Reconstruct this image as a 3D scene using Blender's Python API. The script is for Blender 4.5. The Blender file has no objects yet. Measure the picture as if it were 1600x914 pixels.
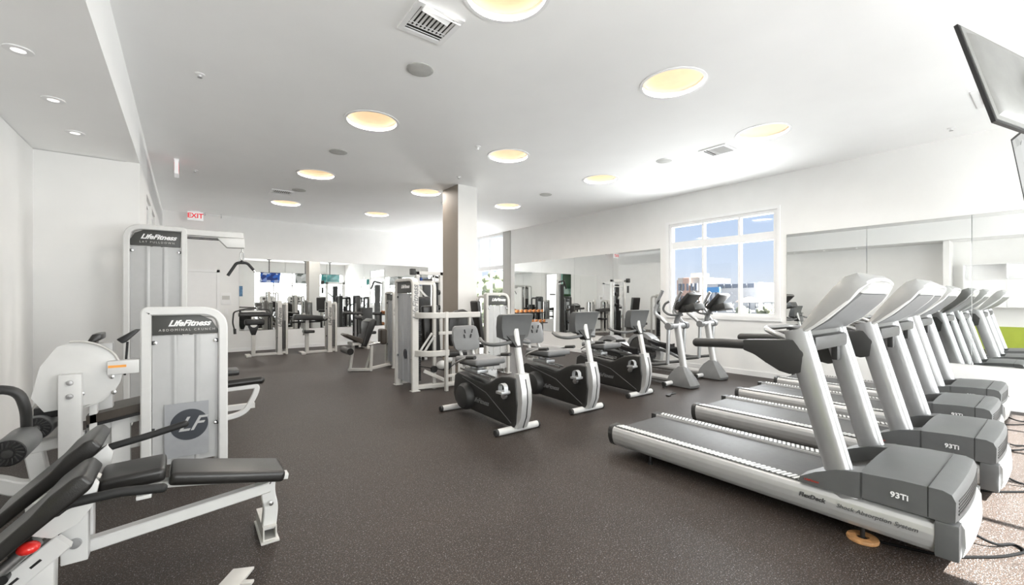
import bpy, bmesh, math, random
from mathutils import Vector, Matrix, Euler
random.seed(4)
SC = bpy.context.scene
COL = SC.collection
PI = math.pi
R = math.radians

# ------------------------------------------------------------------ camera, world, sun, exposure
YAW = math.atan2(511, 668)
cam_d = bpy.data.cameras.new('camera'); cam_d.sensor_width = 36; cam_d.lens = 668 / 1600 * 36
cam_d.shift_y = 10 / 1600; cam_d.clip_start = .02; cam_d.clip_end = 600
cam = bpy.data.objects.new('camera', cam_d); COL.objects.link(cam)
cam.location = (0, 0, 1.35); cam.rotation_euler = (PI / 2, 0, -YAW)
SC.camera = cam
SC.view_settings.view_transform = 'Standard'; SC.view_settings.look = 'None'
SC.view_settings.gamma = 1; SC.view_settings.use_curve_mapping = False
SC.view_settings.exposure = 0.06
SKY_SUNSIDE, SKY_FAR, SUN, DAY, LAMP = 2.0, 1.05, 80.0, 11.5, 30.0

W = bpy.data.worlds.new('sky'); SC.world = W; W.use_nodes = True
nt = W.node_tree; nt.nodes.clear()
def N(t, **k):
    n = nt.nodes.new(t)
    for a, b in k.items(): setattr(n, a, b)
    return n
out = N('ShaderNodeOutputWorld'); bg = N('ShaderNodeBackground'); tc = N('ShaderNodeTexCoord'); sp = N('ShaderNodeSeparateXYZ')
nt.links.new(tc.outputs['Generated'], sp.inputs[0])
ramp = N('ShaderNodeValToRGB')                        # pale haze at the horizon, blue higher up
cr = ramp.color_ramp; cr.elements[0].position = 0.0; cr.elements[0].color = (.88, .89, .93, 1)
cr.elements[1].position = .30; cr.elements[1].color = (.44, .60, .92, 1)
e = cr.elements.new(.08); e.color = (.70, .80, .97, 1)
nt.links.new(sp.outputs['Z'], ramp.inputs[0])
mr = N('ShaderNodeMapRange'); mr.inputs['From Min'].default_value = .15; mr.inputs['From Max'].default_value = -.45
mr.inputs['To Min'].default_value = SKY_FAR; mr.inputs['To Max'].default_value = SKY_SUNSIDE
nt.links.new(sp.outputs['Y'], mr.inputs['Value'])
mixw = N('ShaderNodeMix', data_type='RGBA'); mixw.inputs[7].default_value = (1, .985, .96, 1)   # hazy bright sky round the sun
mr2 = N('ShaderNodeMapRange'); mr2.inputs['From Min'].default_value = .15; mr2.inputs['From Max'].default_value = -.3
nt.links.new(sp.outputs['Y'], mr2.inputs['Value']); nt.links.new(mr2.outputs[0], mixw.inputs[0])
nt.links.new(ramp.outputs[0], mixw.inputs[6])
nt.links.new(mixw.outputs[2], bg.inputs[0]); nt.links.new(mr.outputs[0], bg.inputs[1]); nt.links.new(bg.outputs[0], out.inputs[0])

sun_d = bpy.data.lights.new('sun', 'SUN'); sun_d.energy = SUN; sun_d.angle = R(.6); sun_d.color = (1, .98, .95)
sun = bpy.data.objects.new('sun', sun_d); COL.objects.link(sun)
sun.rotation_euler = Vector((-.03, .605, -.80)).to_track_quat('-Z', 'Y').to_euler(); sun.location = (5, -8, 10)
FRONT_Y = -1.6; RXP = 7.91 + .17
def daylight(name, loc, rot, sx, sy, rad, col=(1, .985, .96)):
    """bright hazy sky outside one window, as an area light filling the opening"""
    l = bpy.data.lights.new(name, 'AREA'); l.shape = 'RECTANGLE'; l.size = sx; l.size_y = sy; l.energy = rad * PI * sx * sy; l.color = col
    o = bpy.data.objects.new(name, l); COL.objects.link(o); o.location = loc; o.rotation_euler = rot
daylight('daylight_front', (5.42, FRONT_Y - 1.1, 1.9), (PI / 2 - R(32), 0, 0), 5.2, 3.3, DAY)
daylight('added_fill_rear', (.9, FRONT_Y - .4, 1.5), (PI / 2 + R(22), 0, -R(12)), 1.7, 2.7, DAY * .95)  # added fill light behind the invented, unseen window
daylight('daylight_far', (RXP + .3, 11.74, 1.75), (PI / 2 + R(28), 0, PI / 2), 1.8, 3.2, DAY * 1.55)
daylight('daylight_side', (RXP + .25, 4.01, 1.95), (PI / 2 + R(25), 0, PI / 2), 1.9, 1.75, DAY * 1.5)
SC.cycles.use_denoising = True
SC.cycles.max_bounces = 14; SC.cycles.diffuse_bounces = 8; SC.cycles.glossy_bounces = 8; SC.cycles.transparent_max_bounces = 16
SC.cycles.sample_clamp_indirect = 8; SC.cycles.caustics_reflective = False

# ------------------------------------------------------------------ materials
def newmat(name):
    m = bpy.data.materials.new(name); m.use_nodes = True
    return m, m.node_tree, m.node_tree.nodes['Principled BSDF']
def mat(name, c, rough=.5, metal=0., var=.06, scale=14., bump=0., bscale=200., coat=0., emit=None, es=0.):
    m, t, b = newmat(name)
    tcn = t.nodes.new('ShaderNodeTexCoord'); nz = t.nodes.new('ShaderNodeTexNoise'); nz.inputs['Scale'].default_value = scale
    nz.inputs['Detail'].default_value = 3
    t.links.new(tcn.outputs['Object'], nz.inputs['Vector'])
    rp = t.nodes.new('ShaderNodeValToRGB'); t.links.new(nz.outputs[0], rp.inputs[0])
    rp.color_ramp.elements[0].position = .3; rp.color_ramp.elements[1].position = .7
    rp.color_ramp.elements[0].color = [x * (1 - var) for x in c] + [1]; rp.color_ramp.elements[1].color = [min(1, x * (1 + var)) for x in c] + [1]
    t.links.new(rp.outputs[0], b.inputs['Base Color'])
    b.inputs['Roughness'].default_value = rough; b.inputs['Metallic'].default_value = metal
    b.inputs['Coat Weight'].default_value = coat
    if bump:
        n2 = t.nodes.new('ShaderNodeTexNoise'); n2.inputs['Scale'].default_value = bscale; t.links.new(tcn.outputs['Object'], n2.inputs['Vector'])
        bp = t.nodes.new('ShaderNodeBump'); bp.inputs['Strength'].default_value = bump; bp.inputs['Distance'].default_value = .002
        t.links.new(n2.outputs[0], bp.inputs['Height']); t.links.new(bp.outputs[0], b.inputs['Normal'])
    if emit:
        b.inputs['Emission Color'].default_value = list(emit) + [1]; b.inputs['Emission Strength'].default_value = es
    return m
M = {}
M['wall'] = mat('wall_paint', (.84, .837, .825), .7, var=.015, scale=3)
M['ceil'] = mat('ceiling_paint', (.94, .94, .935), .75, var=.012, scale=2)
M['wall_dimmed'] = mat('dimmed_wall_paint', (.66, .655, .64), .7, var=.015, scale=3)  # wall paint darkened to offset the strong light on the column
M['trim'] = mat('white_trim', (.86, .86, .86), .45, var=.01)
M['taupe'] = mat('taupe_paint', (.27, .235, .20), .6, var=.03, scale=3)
M['greywall'] = mat('grey_column_paint', (.42, .41, .39), .6, var=.02, scale=3)
M['green'] = mat('lime_panel', (.42, .50, .06), .5, var=.05, scale=4)
M['olive'] = mat('olive_wall', (.20, .22, .09), .6, var=.05, scale=2)
M['white'] = mat('white_powder_coat', (.63, .63, .62), .35, var=.02)
M['frame'] = mat('pale_grey_powder_coat', (.53, .52, .495), .35, var=.03)
M['silver'] = mat('silver_plastic', (.40, .405, .41), .30, metal=.55, var=.03)
M['silver2'] = mat('bright_silver_plastic', (.50, .50, .495), .34, metal=.35, var=.03)
M['chrome'] = mat('polished_steel', (.75, .75, .75), .18, metal=1., var=.02)
M['steel'] = mat('brushed_steel', (.5, .5, .5), .35, metal=.9, var=.06)
M['grey'] = mat('mid_grey_plastic', (.105, .108, .108), .42, var=.04, bump=.15, bscale=400)
M['lgrey'] = mat('light_grey_plastic', (.18, .183, .185), .42, var=.04)
M['dgrey'] = mat('dark_grey_plastic', (.028, .028, .027), .45, var=.06, bump=.15, bscale=400)
M['shroud'] = mat('charcoal_shell', (.022, .0215, .020), .38, var=.1)
M['black'] = mat('black_plastic', (.007, .007, .0075), .42, var=.1)
M['rubber'] = mat('black_rubber', (.012, .012, .012), .65, var=.1, bump=.2)
M['vinyl'] = mat('black_vinyl', (.013, .012, .011), .33, var=.12, bump=.25, bscale=260)
M['brownvinyl'] = mat('dark_brown_vinyl', (.045, .036, .028), .4, var=.1, bump=.2)
M['panel'] = mat('pale_shroud_panel', (.46, .465, .465), .25, var=.02)
M['smoke'] = mat('smoked_shroud_panel', (.33, .34, .355), .22, var=.04)
M['conshell'] = mat('console_shell', (.33, .33, .32), .38, metal=.2, var=.03)
M['header'] = mat('header_plate', (.05, .051, .047), .4, var=.04)
M['cord'] = mat('black_cable', (.004, .004, .004), .6)
M['ink'] = mat('dark_lettering', (.06, .06, .06), .5)
M['paleink'] = mat('white_lettering', (.82, .82, .82), .5)
M['redink'] = mat('red_lettering', (.55, .05, .03), .5)
M['orange'] = mat('orange_label', (.85, .36, .06), .5)
M['red'] = mat('red_knob', (.70, .025, .02), .25, coat=.4)
M['wood'] = mat('pale_wood', (.42, .22, .09), .55, var=.25, scale=40)
M['belt'] = mat('running_belt', (.06, .062, .064), .5, var=.1, scale=30, bump=.2)
M['decal'] = mat('logo_decal', (.035, .04, .05), .4)
M['speaker'] = mat('speaker_grille', (.50, .50, .48), .6, bump=.3, bscale=600)
M['dark'] = mat('vent_shadow_metal', (.05, .05, .045), .6)
M['tvback'] = mat('pale_tv_shell', (.22, .22, .21), .45)
M['exitred'] = mat('exit_red', (.75, .03, .04), .5, emit=(.8, .03, .04), es=.35)
M['exitface'] = mat('exit_face', (.85, .85, .85), .5, emit=(1, 1, 1), es=.25)
M['diffuser'] = mat('warm_diffuser', (.55, .42, .26), .6, emit=(1., .70, .40), es=.62)
M['smalllamp'] = mat('downlight_lens', (.8, .8, .8), .5, emit=(1, .97, .9), es=1.6)

def floor_mat():
    m, t, b = newmat('speckled_rubber')
    tcn = t.nodes.new('ShaderNodeTexCoord')
    def noise(s, d=2):
        n = t.nodes.new('ShaderNodeTexNoise'); n.inputs['Scale'].default_value = s; n.inputs['Detail'].default_value = d
        t.links.new(tcn.outputs['Object'], n.inputs['Vector']); return n
    base = noise(1.3, 4); r0 = t.nodes.new('ShaderNodeValToRGB'); t.links.new(base.outputs[0], r0.inputs[0])
    r0.color_ramp.elements[0].position = .35; r0.color_ramp.elements[0].color = (.0185, .0138, .0110, 1)
    r0.color_ramp.elements[1].position = .7; r0.color_ramp.elements[1].color = (.0255, .0188, .0148, 1)
    col = r0.outputs[0]
    for sc, lo, hi, c in ((150, .60, .68, (.125, .118, .115, 1)), (210, .62, .68, (.11, .066, .046, 1)), (110, .655, .71, (.20, .194, .196, 1))):
        n = noise(sc, 1); mp = t.nodes.new('ShaderNodeMapRange'); mp.inputs['From Min'].default_value = lo; mp.inputs['From Max'].default_value = hi
        t.links.new(n.outputs[0], mp.inputs['Value'])
        mx = t.nodes.new('ShaderNodeMix'); mx.data_type = 'RGBA'; mx.inputs[7].default_value = c
        t.links.new(mp.outputs[0], mx.inputs[0]); t.links.new(col, mx.inputs[6]); col = mx.outputs[2]
    t.links.new(col, b.inputs['Base Color'])
    b.inputs['Roughness'].default_value = .5; b.inputs['Specular IOR Level'].default_value = .27
    n = noise(170, 2); bp = t.nodes.new('ShaderNodeBump'); bp.inputs['Strength'].default_value = .25; bp.inputs['Distance'].default_value = .002
    t.links.new(n.outputs[0], bp.inputs['Height']); t.links.new(bp.outputs[0], b.inputs['Normal'])
    return m
M['cord'].node_tree.nodes['Principled BSDF'].inputs['Specular IOR Level'].default_value = .05
M['floor'] = floor_mat()
def mirror_mat():
    m, t, b = newmat('mirror_silvering')
    nz = t.nodes.new('ShaderNodeTexNoise'); nz.inputs['Scale'].default_value = .6
    rp = t.nodes.new('ShaderNodeValToRGB'); t.links.new(nz.outputs[0], rp.inputs[0])
    rp.color_ramp.elements[0].color = (.86, .875, .865, 1); rp.color_ramp.elements[1].color = (.88, .89, .88, 1)
    t.links.new(rp.outputs[0], b.inputs['Base Color'])
    b.inputs['Metallic'].default_value = 1; b.inputs['Roughness'].default_value = .012
    return m
M['mirror'] = mirror_mat()
def glass_mat(name, tint):
    m = bpy.data.materials.new(name); m.use_nodes = True; t = m.node_tree; t.nodes.clear()
    o = t.nodes.new('ShaderNodeOutputMaterial'); tr = t.nodes.new('ShaderNodeBsdfTransparent'); gl = t.nodes.new('ShaderNodeBsdfGlossy')
    tr.inputs[0].default_value = tint; gl.inputs['Roughness'].default_value = .02
    lw = t.nodes.new('ShaderNodeLayerWeight'); lw.inputs[0].default_value = .5
    pw = t.nodes.new('ShaderNodeMath'); pw.operation = 'POWER'; pw.inputs[1].default_value = 4.; t.links.new(lw.outputs['Facing'], pw.inputs[0])
    fr = t.nodes.new('ShaderNodeMath'); fr.operation = 'MULTIPLY_ADD'; fr.inputs[1].default_value = .5; fr.inputs[2].default_value = .03; t.links.new(pw.outputs[0], fr.inputs[0])
    mx = t.nodes.new('ShaderNodeMixShader'); t.links.new(fr.outputs[0], mx.inputs[0]); t.links.new(tr.outputs[0], mx.inputs[1]); t.links.new(gl.outputs[0], mx.inputs[2])
    t.links.new(mx.outputs[0], o.inputs[0]); return m
M['glass'] = glass_mat('window_glass', (.93, .95, .96, 1))
M['tealglass'] = glass_mat('teal_glass', (.45, .62, .58, 1))
def screen_mat(name, a, b_, c_, es=.8):
    m, t, b = newmat(name)
    tcn = t.nodes.new('ShaderNodeTexCoord'); vo = t.nodes.new('ShaderNodeTexVoronoi'); vo.inputs['Scale'].default_value = 5
    t.links.new(tcn.outputs['Object'], vo.inputs['Vector'])
    rp = t.nodes.new('ShaderNodeValToRGB'); t.links.new(vo.outputs['Color'], rp.inputs[0])
    rp.color_ramp.elements[0].position = .3; rp.color_ramp.elements[0].color = a + (1,)
    rp.color_ramp.elements[1].position = .6; rp.color_ramp.elements[1].color = b_ + (1,)
    k = rp.color_ramp.elements.new(.8); k.color = c_ + (1,)
    t.links.new(rp.outputs[0], b.inputs['Emission Color']); b.inputs['Emission Strength'].default_value = es
    b.inputs['Base Color'].default_value = (.02, .02, .02, 1); b.inputs['Roughness'].default_value = .15
    return m
M['screen_blue'] = screen_mat('screen_blue_show', (.02, .05, .22), (.03, .15, .6), (.6, .65, .75))
M['screen_teal'] = screen_mat('screen_teal_show', (.03, .25, .25), (.08, .42, .40), (.3, .6, .55), .7)
M['screen_sheen'] = screen_mat('screen_sheen_glow', (.55, .56, .54), (.75, .77, .76), (.12, .14, .12))  # pale glow paints the reflection on a screen viewed at a grazing angle

# ------------------------------------------------------------------ mesh helpers
class G:
    def __init__(s): s.bm = bmesh.new()
    def _bev(s, verts, bev, seg):
        if bev > 0:
            es = list({e for v in verts for e in v.link_edges})
            bmesh.ops.bevel(s.bm, geom=es, offset=bev, segments=seg, affect='EDGES', profile=.6, clamp_overlap=True)
    def box(s, c, d, bev=0, rot=None, seg=2):
        vs = bmesh.ops.create_cube(s.bm, size=1)['verts']
        m = Matrix.Translation(c) @ (Euler(rot).to_matrix().to_4x4() if rot else Matrix()) @ Matrix.Diagonal((d[0], d[1], d[2], 1))
        bmesh.ops.transform(s.bm, matrix=m, verts=vs); s._bev(vs, bev, seg); return s
    def span(s, a, b, bev=0):
        return s.box([(a[i] + b[i]) / 2 for i in range(3)], [abs(b[i] - a[i]) for i in range(3)], bev)
    def prism(s, pts, plane, a, b, bev=0, seg=2):
        f = {'yz': lambda p, q: (q, p[0], p[1]), 'xz': lambda p, q: (p[0], q, p[1]), 'xy': lambda p, q: (p[0], p[1], q)}[plane]
        lo = [s.bm.verts.new(f(p, a)) for p in pts]; hi = [s.bm.verts.new(f(p, b)) for p in pts]
        n = len(pts); fs = [s.bm.faces.new(lo), s.bm.faces.new(hi[::-1])]
        for i in range(n): fs.append(s.bm.faces.new((lo[i], hi[i], hi[(i + 1) % n], lo[(i + 1) % n])))
        bmesh.ops.recalc_face_normals(s.bm, faces=fs); s._bev(lo + hi, bev, seg); return s
    def rings(s, rings, cap=True, closed=False):
        rr = [[s.bm.verts.new(p) for p in r] for r in rings]; fs = []
        n = len(rr[0]); L = len(rr)
        for i in range(L if closed else L - 1):
            A, B = rr[i], rr[(i + 1) % L]
            for j in range(n): fs.append(s.bm.faces.new((A[j], A[(j + 1) % n], B[(j + 1) % n], B[j])))
        if cap and not closed: fs.append(s.bm.faces.new(rr[0][::-1])); fs.append(s.bm.faces.new(rr[-1]))
        bmesh.ops.recalc_face_normals(s.bm, faces=fs); return s
    def tube(s, pts, r=.02, n=12, fil=0, k=5, prof=None, closed=False, up=(0, 0, 1), scl=None):
        P = [Vector(p) for p in pts]
        if fil: P = fillet(P, fil, k, closed)
        prof = prof or [(math.cos(2 * PI * i / n) * r, math.sin(2 * PI * i / n) * r) for i in range(n)]
        L = len(P); rings = []; prev = None
        for i in range(L):
            if closed: t = (P[(i + 1) % L] - P[i - 1]).normalized()
            elif i == 0: t = (P[1] - P[0]).normalized()
            elif i == L - 1: t = (P[-1] - P[-2]).normalized()
            else: t = ((P[i + 1] - P[i]).normalized() + (P[i] - P[i - 1]).normalized()).normalized()
            if prev is None:
                u = Vector(up); u = u - t * u.dot(t)
                if u.length < 1e-4: u = Vector((1, 0, 0)); u = u - t * u.dot(t)
            else: u = prev - t * prev.dot(t)
            u.normalize(); prev = u; w = t.cross(u)
            m = 1.
            if 0 < i < L - 1 or closed:
                a = (P[i] - P[i - 1]).normalized(); b = (P[(i + 1) % L] - P[i]).normalized(); m = 1 / max(.5, math.cos(a.angle(b) / 2))
            q = scl[i] if scl else 1
            rings.append([P[i] + (u * y * m + w * x) * q for x, y in prof])
        return s.rings(rings, True, closed)
    def lathe(s, prof, o=(0, 0, 0), axis='z', n=24, sgn=1, ring=False):
        f = {'z': lambda c, d, h: (c, d, h), 'x': lambda c, d, h: (h, c, d), 'y': lambda c, d, h: (c, h, d)}[axis]
        rings = []
        for r, h in prof:
            rings.append([Vector(o) + Vector(f(max(r, 1e-4) * math.cos(2 * PI * i / n), max(r, 1e-4) * math.sin(2 * PI * i / n), h * sgn)) for i in range(n)])
        return s.rings(rings, not ring, ring)
    def ball(s, c, r, sc=(1, 1, 1), n=14):
        vs = bmesh.ops.create_uvsphere(s.bm, u_segments=n, v_segments=max(6, n // 2), radius=r)['verts']
        bmesh.ops.transform(s.bm, matrix=Matrix.Translation(c) @ Matrix.Diagonal((*sc, 1)), verts=vs); return s
    def xf(s, m): bmesh.ops.transform(s.bm, matrix=m, verts=s.bm.verts); return s
def fillet(P, r, k, closed=False):
    out = []; L = len(P)
    for i in range(L):
        if not closed and i in (0, L - 1): out.append(P[i]); continue
        a, b, c = P[i - 1], P[i], P[(i + 1) % L]
        d1, d2 = (a - b), (c - b); q = min(r, d1.length * .49, d2.length * .49)
        p0 = b + d1.normalized() * q; p2 = b + d2.normalized() * q
        for j in range(k + 1):
            t = j / k; out.append(p0 * (1 - t) ** 2 + b * 2 * t * (1 - t) + p2 * t * t)
    return out
def rect(w, h, c=.006):
    a, b = w / 2, h / 2
    return [(a - c, -b), (a, -b + c), (a, b - c), (a - c, b), (-a + c, b), (-a, b - c), (-a, -b + c), (-a + c, -b)]
def ell(a, b, n=16): return [(a * math.cos(2 * PI * i / n), b * math.sin(2 * PI * i / n)) for i in range(n)]

def obj(name, g, m, parent=None, smooth=True, loc=None, rz=0):
    me = bpy.data.meshes.new(name); g.bm.normal_update(); g.bm.to_mesh(me); g.bm.free()
    if smooth:
        for p in me.polygons: p.use_smooth = True
        me.set_sharp_from_angle(angle=R(38))
    me.materials.append(M[m] if isinstance(m, str) else m)
    o = bpy.data.objects.new(name, me); COL.objects.link(o)
    if parent: o.parent = parent
    if loc: o.location = loc
    o.rotation_euler.z = rz
    return o
def tag(o, label=None, cat=None, group=None, kind=None):
    if label: o['label'] = label
    if cat: o['category'] = cat
    if group: o['group'] = group
    if kind: o['kind'] = kind
    return o
def thing(name, label, cat, loc=(0, 0, 0), rz=0, group=None):
    o = bpy.data.objects.new(name, None); COL.objects.link(o); o.location = loc; o.rotation_euler.z = rz
    o.empty_display_size = .1
    return tag(o, label, cat, group)
KIDS = {}
def children(o): return [c for c in bpy.data.objects if c.parent == o]
def copy_tree(o, parent=None):
    c = o.copy(); COL.objects.link(c)
    if parent: c.parent = parent
    for ch in children(o): copy_tree(ch, c)
    return c
def struct(name, g, m, smooth=False): return tag(obj(name, g, m, None, smooth), kind='structure')
def text(name, s, size, m, parent, loc, rot, shear=0., ext=.0012, bold=0., spacing=1., align='CENTER', sx=1.):
    cu = bpy.data.curves.new(name, 'FONT'); cu.body = s; cu.size = size; cu.extrude = ext; cu.shear = shear; cu.offset = bold
    cu.space_character = spacing; cu.align_x = align; cu.align_y = 'CENTER'; cu.resolution_u = 3
    tmp = bpy.data.objects.new(name, cu); COL.objects.link(tmp)
    bpy.context.view_layer.update()
    me = bpy.data.meshes.new_from_object(tmp.evaluated_get(bpy.context.evaluated_depsgraph_get())); me.name = name
    bpy.data.objects.remove(tmp); bpy.data.curves.remove(cu)
    me.materials.clear(); me.materials.append(M[m])
    o = bpy.data.objects.new(name, me); COL.objects.link(o); o.parent = parent; o.location = loc; o.rotation_euler = rot; o.scale = (sx, 1, 1)
    return o
FACE_NY = (PI / 2, 0, 0)              # lettering that faces -y
FACE_NX = (PI / 2, 0, -PI / 2)        # lettering that faces -x

# ------------------------------------------------------------------ the room
RX, LX, SX, BY, H, SOF, AY_ = 7.91, -1.27, -.42, 12.95, 3.44, 2.93, 6.63
g = G().span((LX - 1.6, FRONT_Y - .15, -.15), (RX + .15, BY + .15, 0)); struct('floor', g, 'floor')
LIGHTS = [(x, y) for y in (2.35, 5.0, 7.7, 10.4) for x in (1.75, 3.76, 5.77) if not (y > 10 and x > 5)]
LR = .285
bm = bmesh.new()                       # one ceiling sheet with a round opening for every recessed light
def loop(pts):
    vs = [bm.verts.new((x, y, H)) for x, y in pts]
    return [bm.edges.new((vs[i], vs[(i + 1) % len(vs)])) for i in range(len(vs))]
ed = loop([(SX, FRONT_Y), (RX, FRONT_Y), (RX, BY), (SX, BY)])
for x, y in LIGHTS: ed += loop([(x + LR * math.cos(2 * PI * i / 40), y + LR * math.sin(2 * PI * i / 40)) for i in range(40)])
bmesh.ops.triangle_fill(bm, use_beauty=True, use_dissolve=False, edges=ed, normal=(0, 0, -1))
g = G(); g.bm.free(); g.bm = bm
g.span((LX - 1.8, FRONT_Y - .15, H + .3), (RX + .15, BY + .15, H + .45))  # unseen slab added above the ceiling to block light from the sky
g.span((LX - 1.8, FRONT_Y - .15, SOF + .005), (SX, BY + .15, H + .3))   # lowered part over the left bay
struct('ceiling', g, 'ceil')
def wall_x(name, x0, x1, y0, y1, z1, holes, m='wall'):
    """wall slab running along y with rectangular openings (ya, yb, za, zb) sorted by ya"""
    g = G(); y = y0
    for ya, yb, za, zb in holes:
        if ya > y: g.span((x0, y, 0), (x1, ya, z1))
        if za > 0: g.span((x0, ya, 0), (x1, yb, za))
        if zb < z1: g.span((x0, ya, zb), (x1, yb, z1))
        y = yb
    if y < y1: g.span((x0, y, 0), (x1, y1, z1))
    return struct(name, g, m)
wall_x('wall_right', RX, RX + .15, FRONT_Y - .15, BY + .15, H + .3, [(3.0, 5.02, 1.03, 2.87), (10.78, 12.7, .05, 3.40)])
wall_x('wall_left', LX - .15, LX, FRONT_Y - .15, AY_, SOF, [])
g = G().span((LX - .15, AY_, 0), (SX - .12, AY_ + .12, SOF)); struct('wall_alcove', g, 'wall')
wall_x('wall_hallway', SX - .12, SX, AY_, BY, SOF + .4, [(7.75, 8.75, 0, 2.8), (8.95, 9.85, 0, 2.8)])
g = G().span((-2.9, AY_ + .12, 0), (-2.75, BY, SOF)); struct('wall_corridor', g, 'olive')
g = G().span((LX, 2.0, 0), (-.62, 2.12, SOF)); struct('wall_stub', g, 'wall')
g = G().span((LX - 1.8, BY, 0), (RX, BY + .15, H + .3)); struct('wall_back', g, 'wall')
g = G(); FW = (3.05, 7.80, .12, 2.86); FW2 = (0.0, 1.75, .12, 2.86)  # the narrow opening is added behind the camera to light the left side
g.span((LX - .15, FRONT_Y - .15, 0), (FW2[0], FRONT_Y, H + .3)); g.span((FW2[1], FRONT_Y - .15, 0), (FW[0], FRONT_Y, H + .3)); g.span((FW[1], FRONT_Y - .15, 0), (RX + .15, FRONT_Y, H + .3))
g.span((FW[0], FRONT_Y - .15, 0), (FW[1], FRONT_Y, FW[2])); g.span((FW[0], FRONT_Y - .15, FW[3]), (FW[1], FRONT_Y, H + .3))
g.span((FW2[0], FRONT_Y - .15, 0), (FW2[1], FRONT_Y, FW2[2])); g.span((FW2[0], FRONT_Y - .15, FW2[3]), (FW2[1], FRONT_Y, H + .3))
struct('wall_front', g, 'wall')
g = G().span((3.95, 6.78, 0), (4.36, 7.36, H)); o = struct('column', g, 'wall_dimmed')
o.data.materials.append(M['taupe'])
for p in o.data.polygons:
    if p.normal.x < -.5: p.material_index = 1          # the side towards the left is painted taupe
g = G().span((RX - .02, 10.40, 0), (RX, 10.78, H)); struct('column_window', g, 'greywall')
g = G()
g.span((RX - .012, FRONT_Y, 0), (RX, 10.40, .09)); struct('baseboard_right', g, 'trim')
g = G().span((SX, BY - .012, 0), (-.25, BY, .09)); g.span((.68, BY - .012, 0), (RX - .02, BY, .09)); struct('baseboard_back', g, 'trim')
g = G().span((LX, 2.12, 0), (LX + .012, AY_, .09)); struct('baseboard_left', g, 'trim')

def window(name, y0, y1, z0, z1, mull, trans, frame=.06, depth=.10):
    """window in the right wall: frame, mullions, glass"""
    g = G(); x0, x1 = RX + .01, RX + depth
    g.span((x0, y0, z0), (x1, y0 + frame, z1)); g.span((x0, y1 - frame, z0), (x1, y1, z1))
    g.span((x0, y0 + frame, z0), (x1, y1 - frame, z0 + frame)); g.span((x0, y0 + frame, z1 - frame), (x1, y1 - frame, z1))
    for y in mull: g.span((x0 + .012, y - .022, z0 + frame), (x1, y + .022, z1 - frame))
    for za, zb in trans: g.span((x0 + .006, y0 + frame, za), (x1 - .004, y1 - frame, zb))
    f = struct(name, g, 'trim')
    g = G().span((x1 - .03, y0 + frame, z0 + frame), (x1 - .024, y1 - frame, z1 - frame)); obj('glass', g, 'glass', f, False)
    return f
w1 = window('window_1', 3.0, 5.02, 1.03, 2.87, (3.63, 4.31), ((2.36, 2.50),))
g = G()
g.span((RX - .015, 2.95, 2.87), (RX + .02, 5.09, 2.92)); g.span((RX - .015, 5.02, .99), (RX + .02, 5.09, 2.87)); g.span((RX - .015, 2.95, .99), (RX + .02, 3.0, 2.87))
g.span((RX - .03, 2.93, .97), (RX + .02, 5.11, 1.03)); struct('trim_1', g, 'trim')
w2 = window('window_2', 10.78, 12.7, .05, 3.40, (11.55, 12.2), ((2.28, 2.42),), .05)
ms = bpy.data.materials.new('translucent_shade'); ms.use_nodes = True; t_ = ms.node_tree; bs_ = t_.nodes['Principled BSDF']
bs_.inputs['Base Color'].default_value = (.8, .82, .84, 1); tl_ = t_.nodes.new('ShaderNodeBsdfTranslucent'); tl_.inputs[0].default_value = (.8, .82, .84, 1); ad_ = t_.nodes.new('ShaderNodeMixShader'); ad_.inputs[0].default_value = .5
wv_ = t_.nodes.new('ShaderNodeTexNoise'); wv_.inputs['Scale'].default_value = 300; t_.links.new(wv_.outputs[0], bs_.inputs['Roughness'])
t_.links.new(bs_.outputs[0], ad_.inputs[1]); t_.links.new(tl_.outputs[0], ad_.inputs[2]); t_.links.new(ad_.outputs[0], t_.nodes['Material Output'].inputs[0])
obj('roller_shade', G().span((RX + .02, 10.84, 2.42), (RX + .023, 12.64, 3.33)).tube([(RX + .03, 10.84, 3.33), (RX + .03, 12.64, 3.33)], .02, 10), ms, w2, False)
# front windows, wide one seen in the back mirrors, narrow one added unseen for light; the sun falls through them
y0, y1 = FRONT_Y - .11, FRONT_Y - .03
for nm, F_, n in (('window_3', FW, 5), ('added_window', FW2, 2)):
    g = G()
    for i in range(n + 1):
        x = F_[0] + (F_[1] - F_[0]) * i / n; g.span((x - .03 if i else x, y0, F_[2]), (x + .03 if i < n else x, y1, F_[3]))
    g.span((F_[0], y0, F_[2]), (F_[1], y1, F_[2] + .06)); g.span((F_[0], y0, F_[3] - .05), (F_[1], y1, F_[3])); g.span((F_[0], y0, 2.1), (F_[1], y1, 2.15))
    w3 = struct(nm, g, 'trim')
    obj('glass', G().span((F_[0], FRONT_Y - .08, F_[2]), (F_[1], FRONT_Y - .074, F_[3])), 'glass', w3, False)
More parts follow.
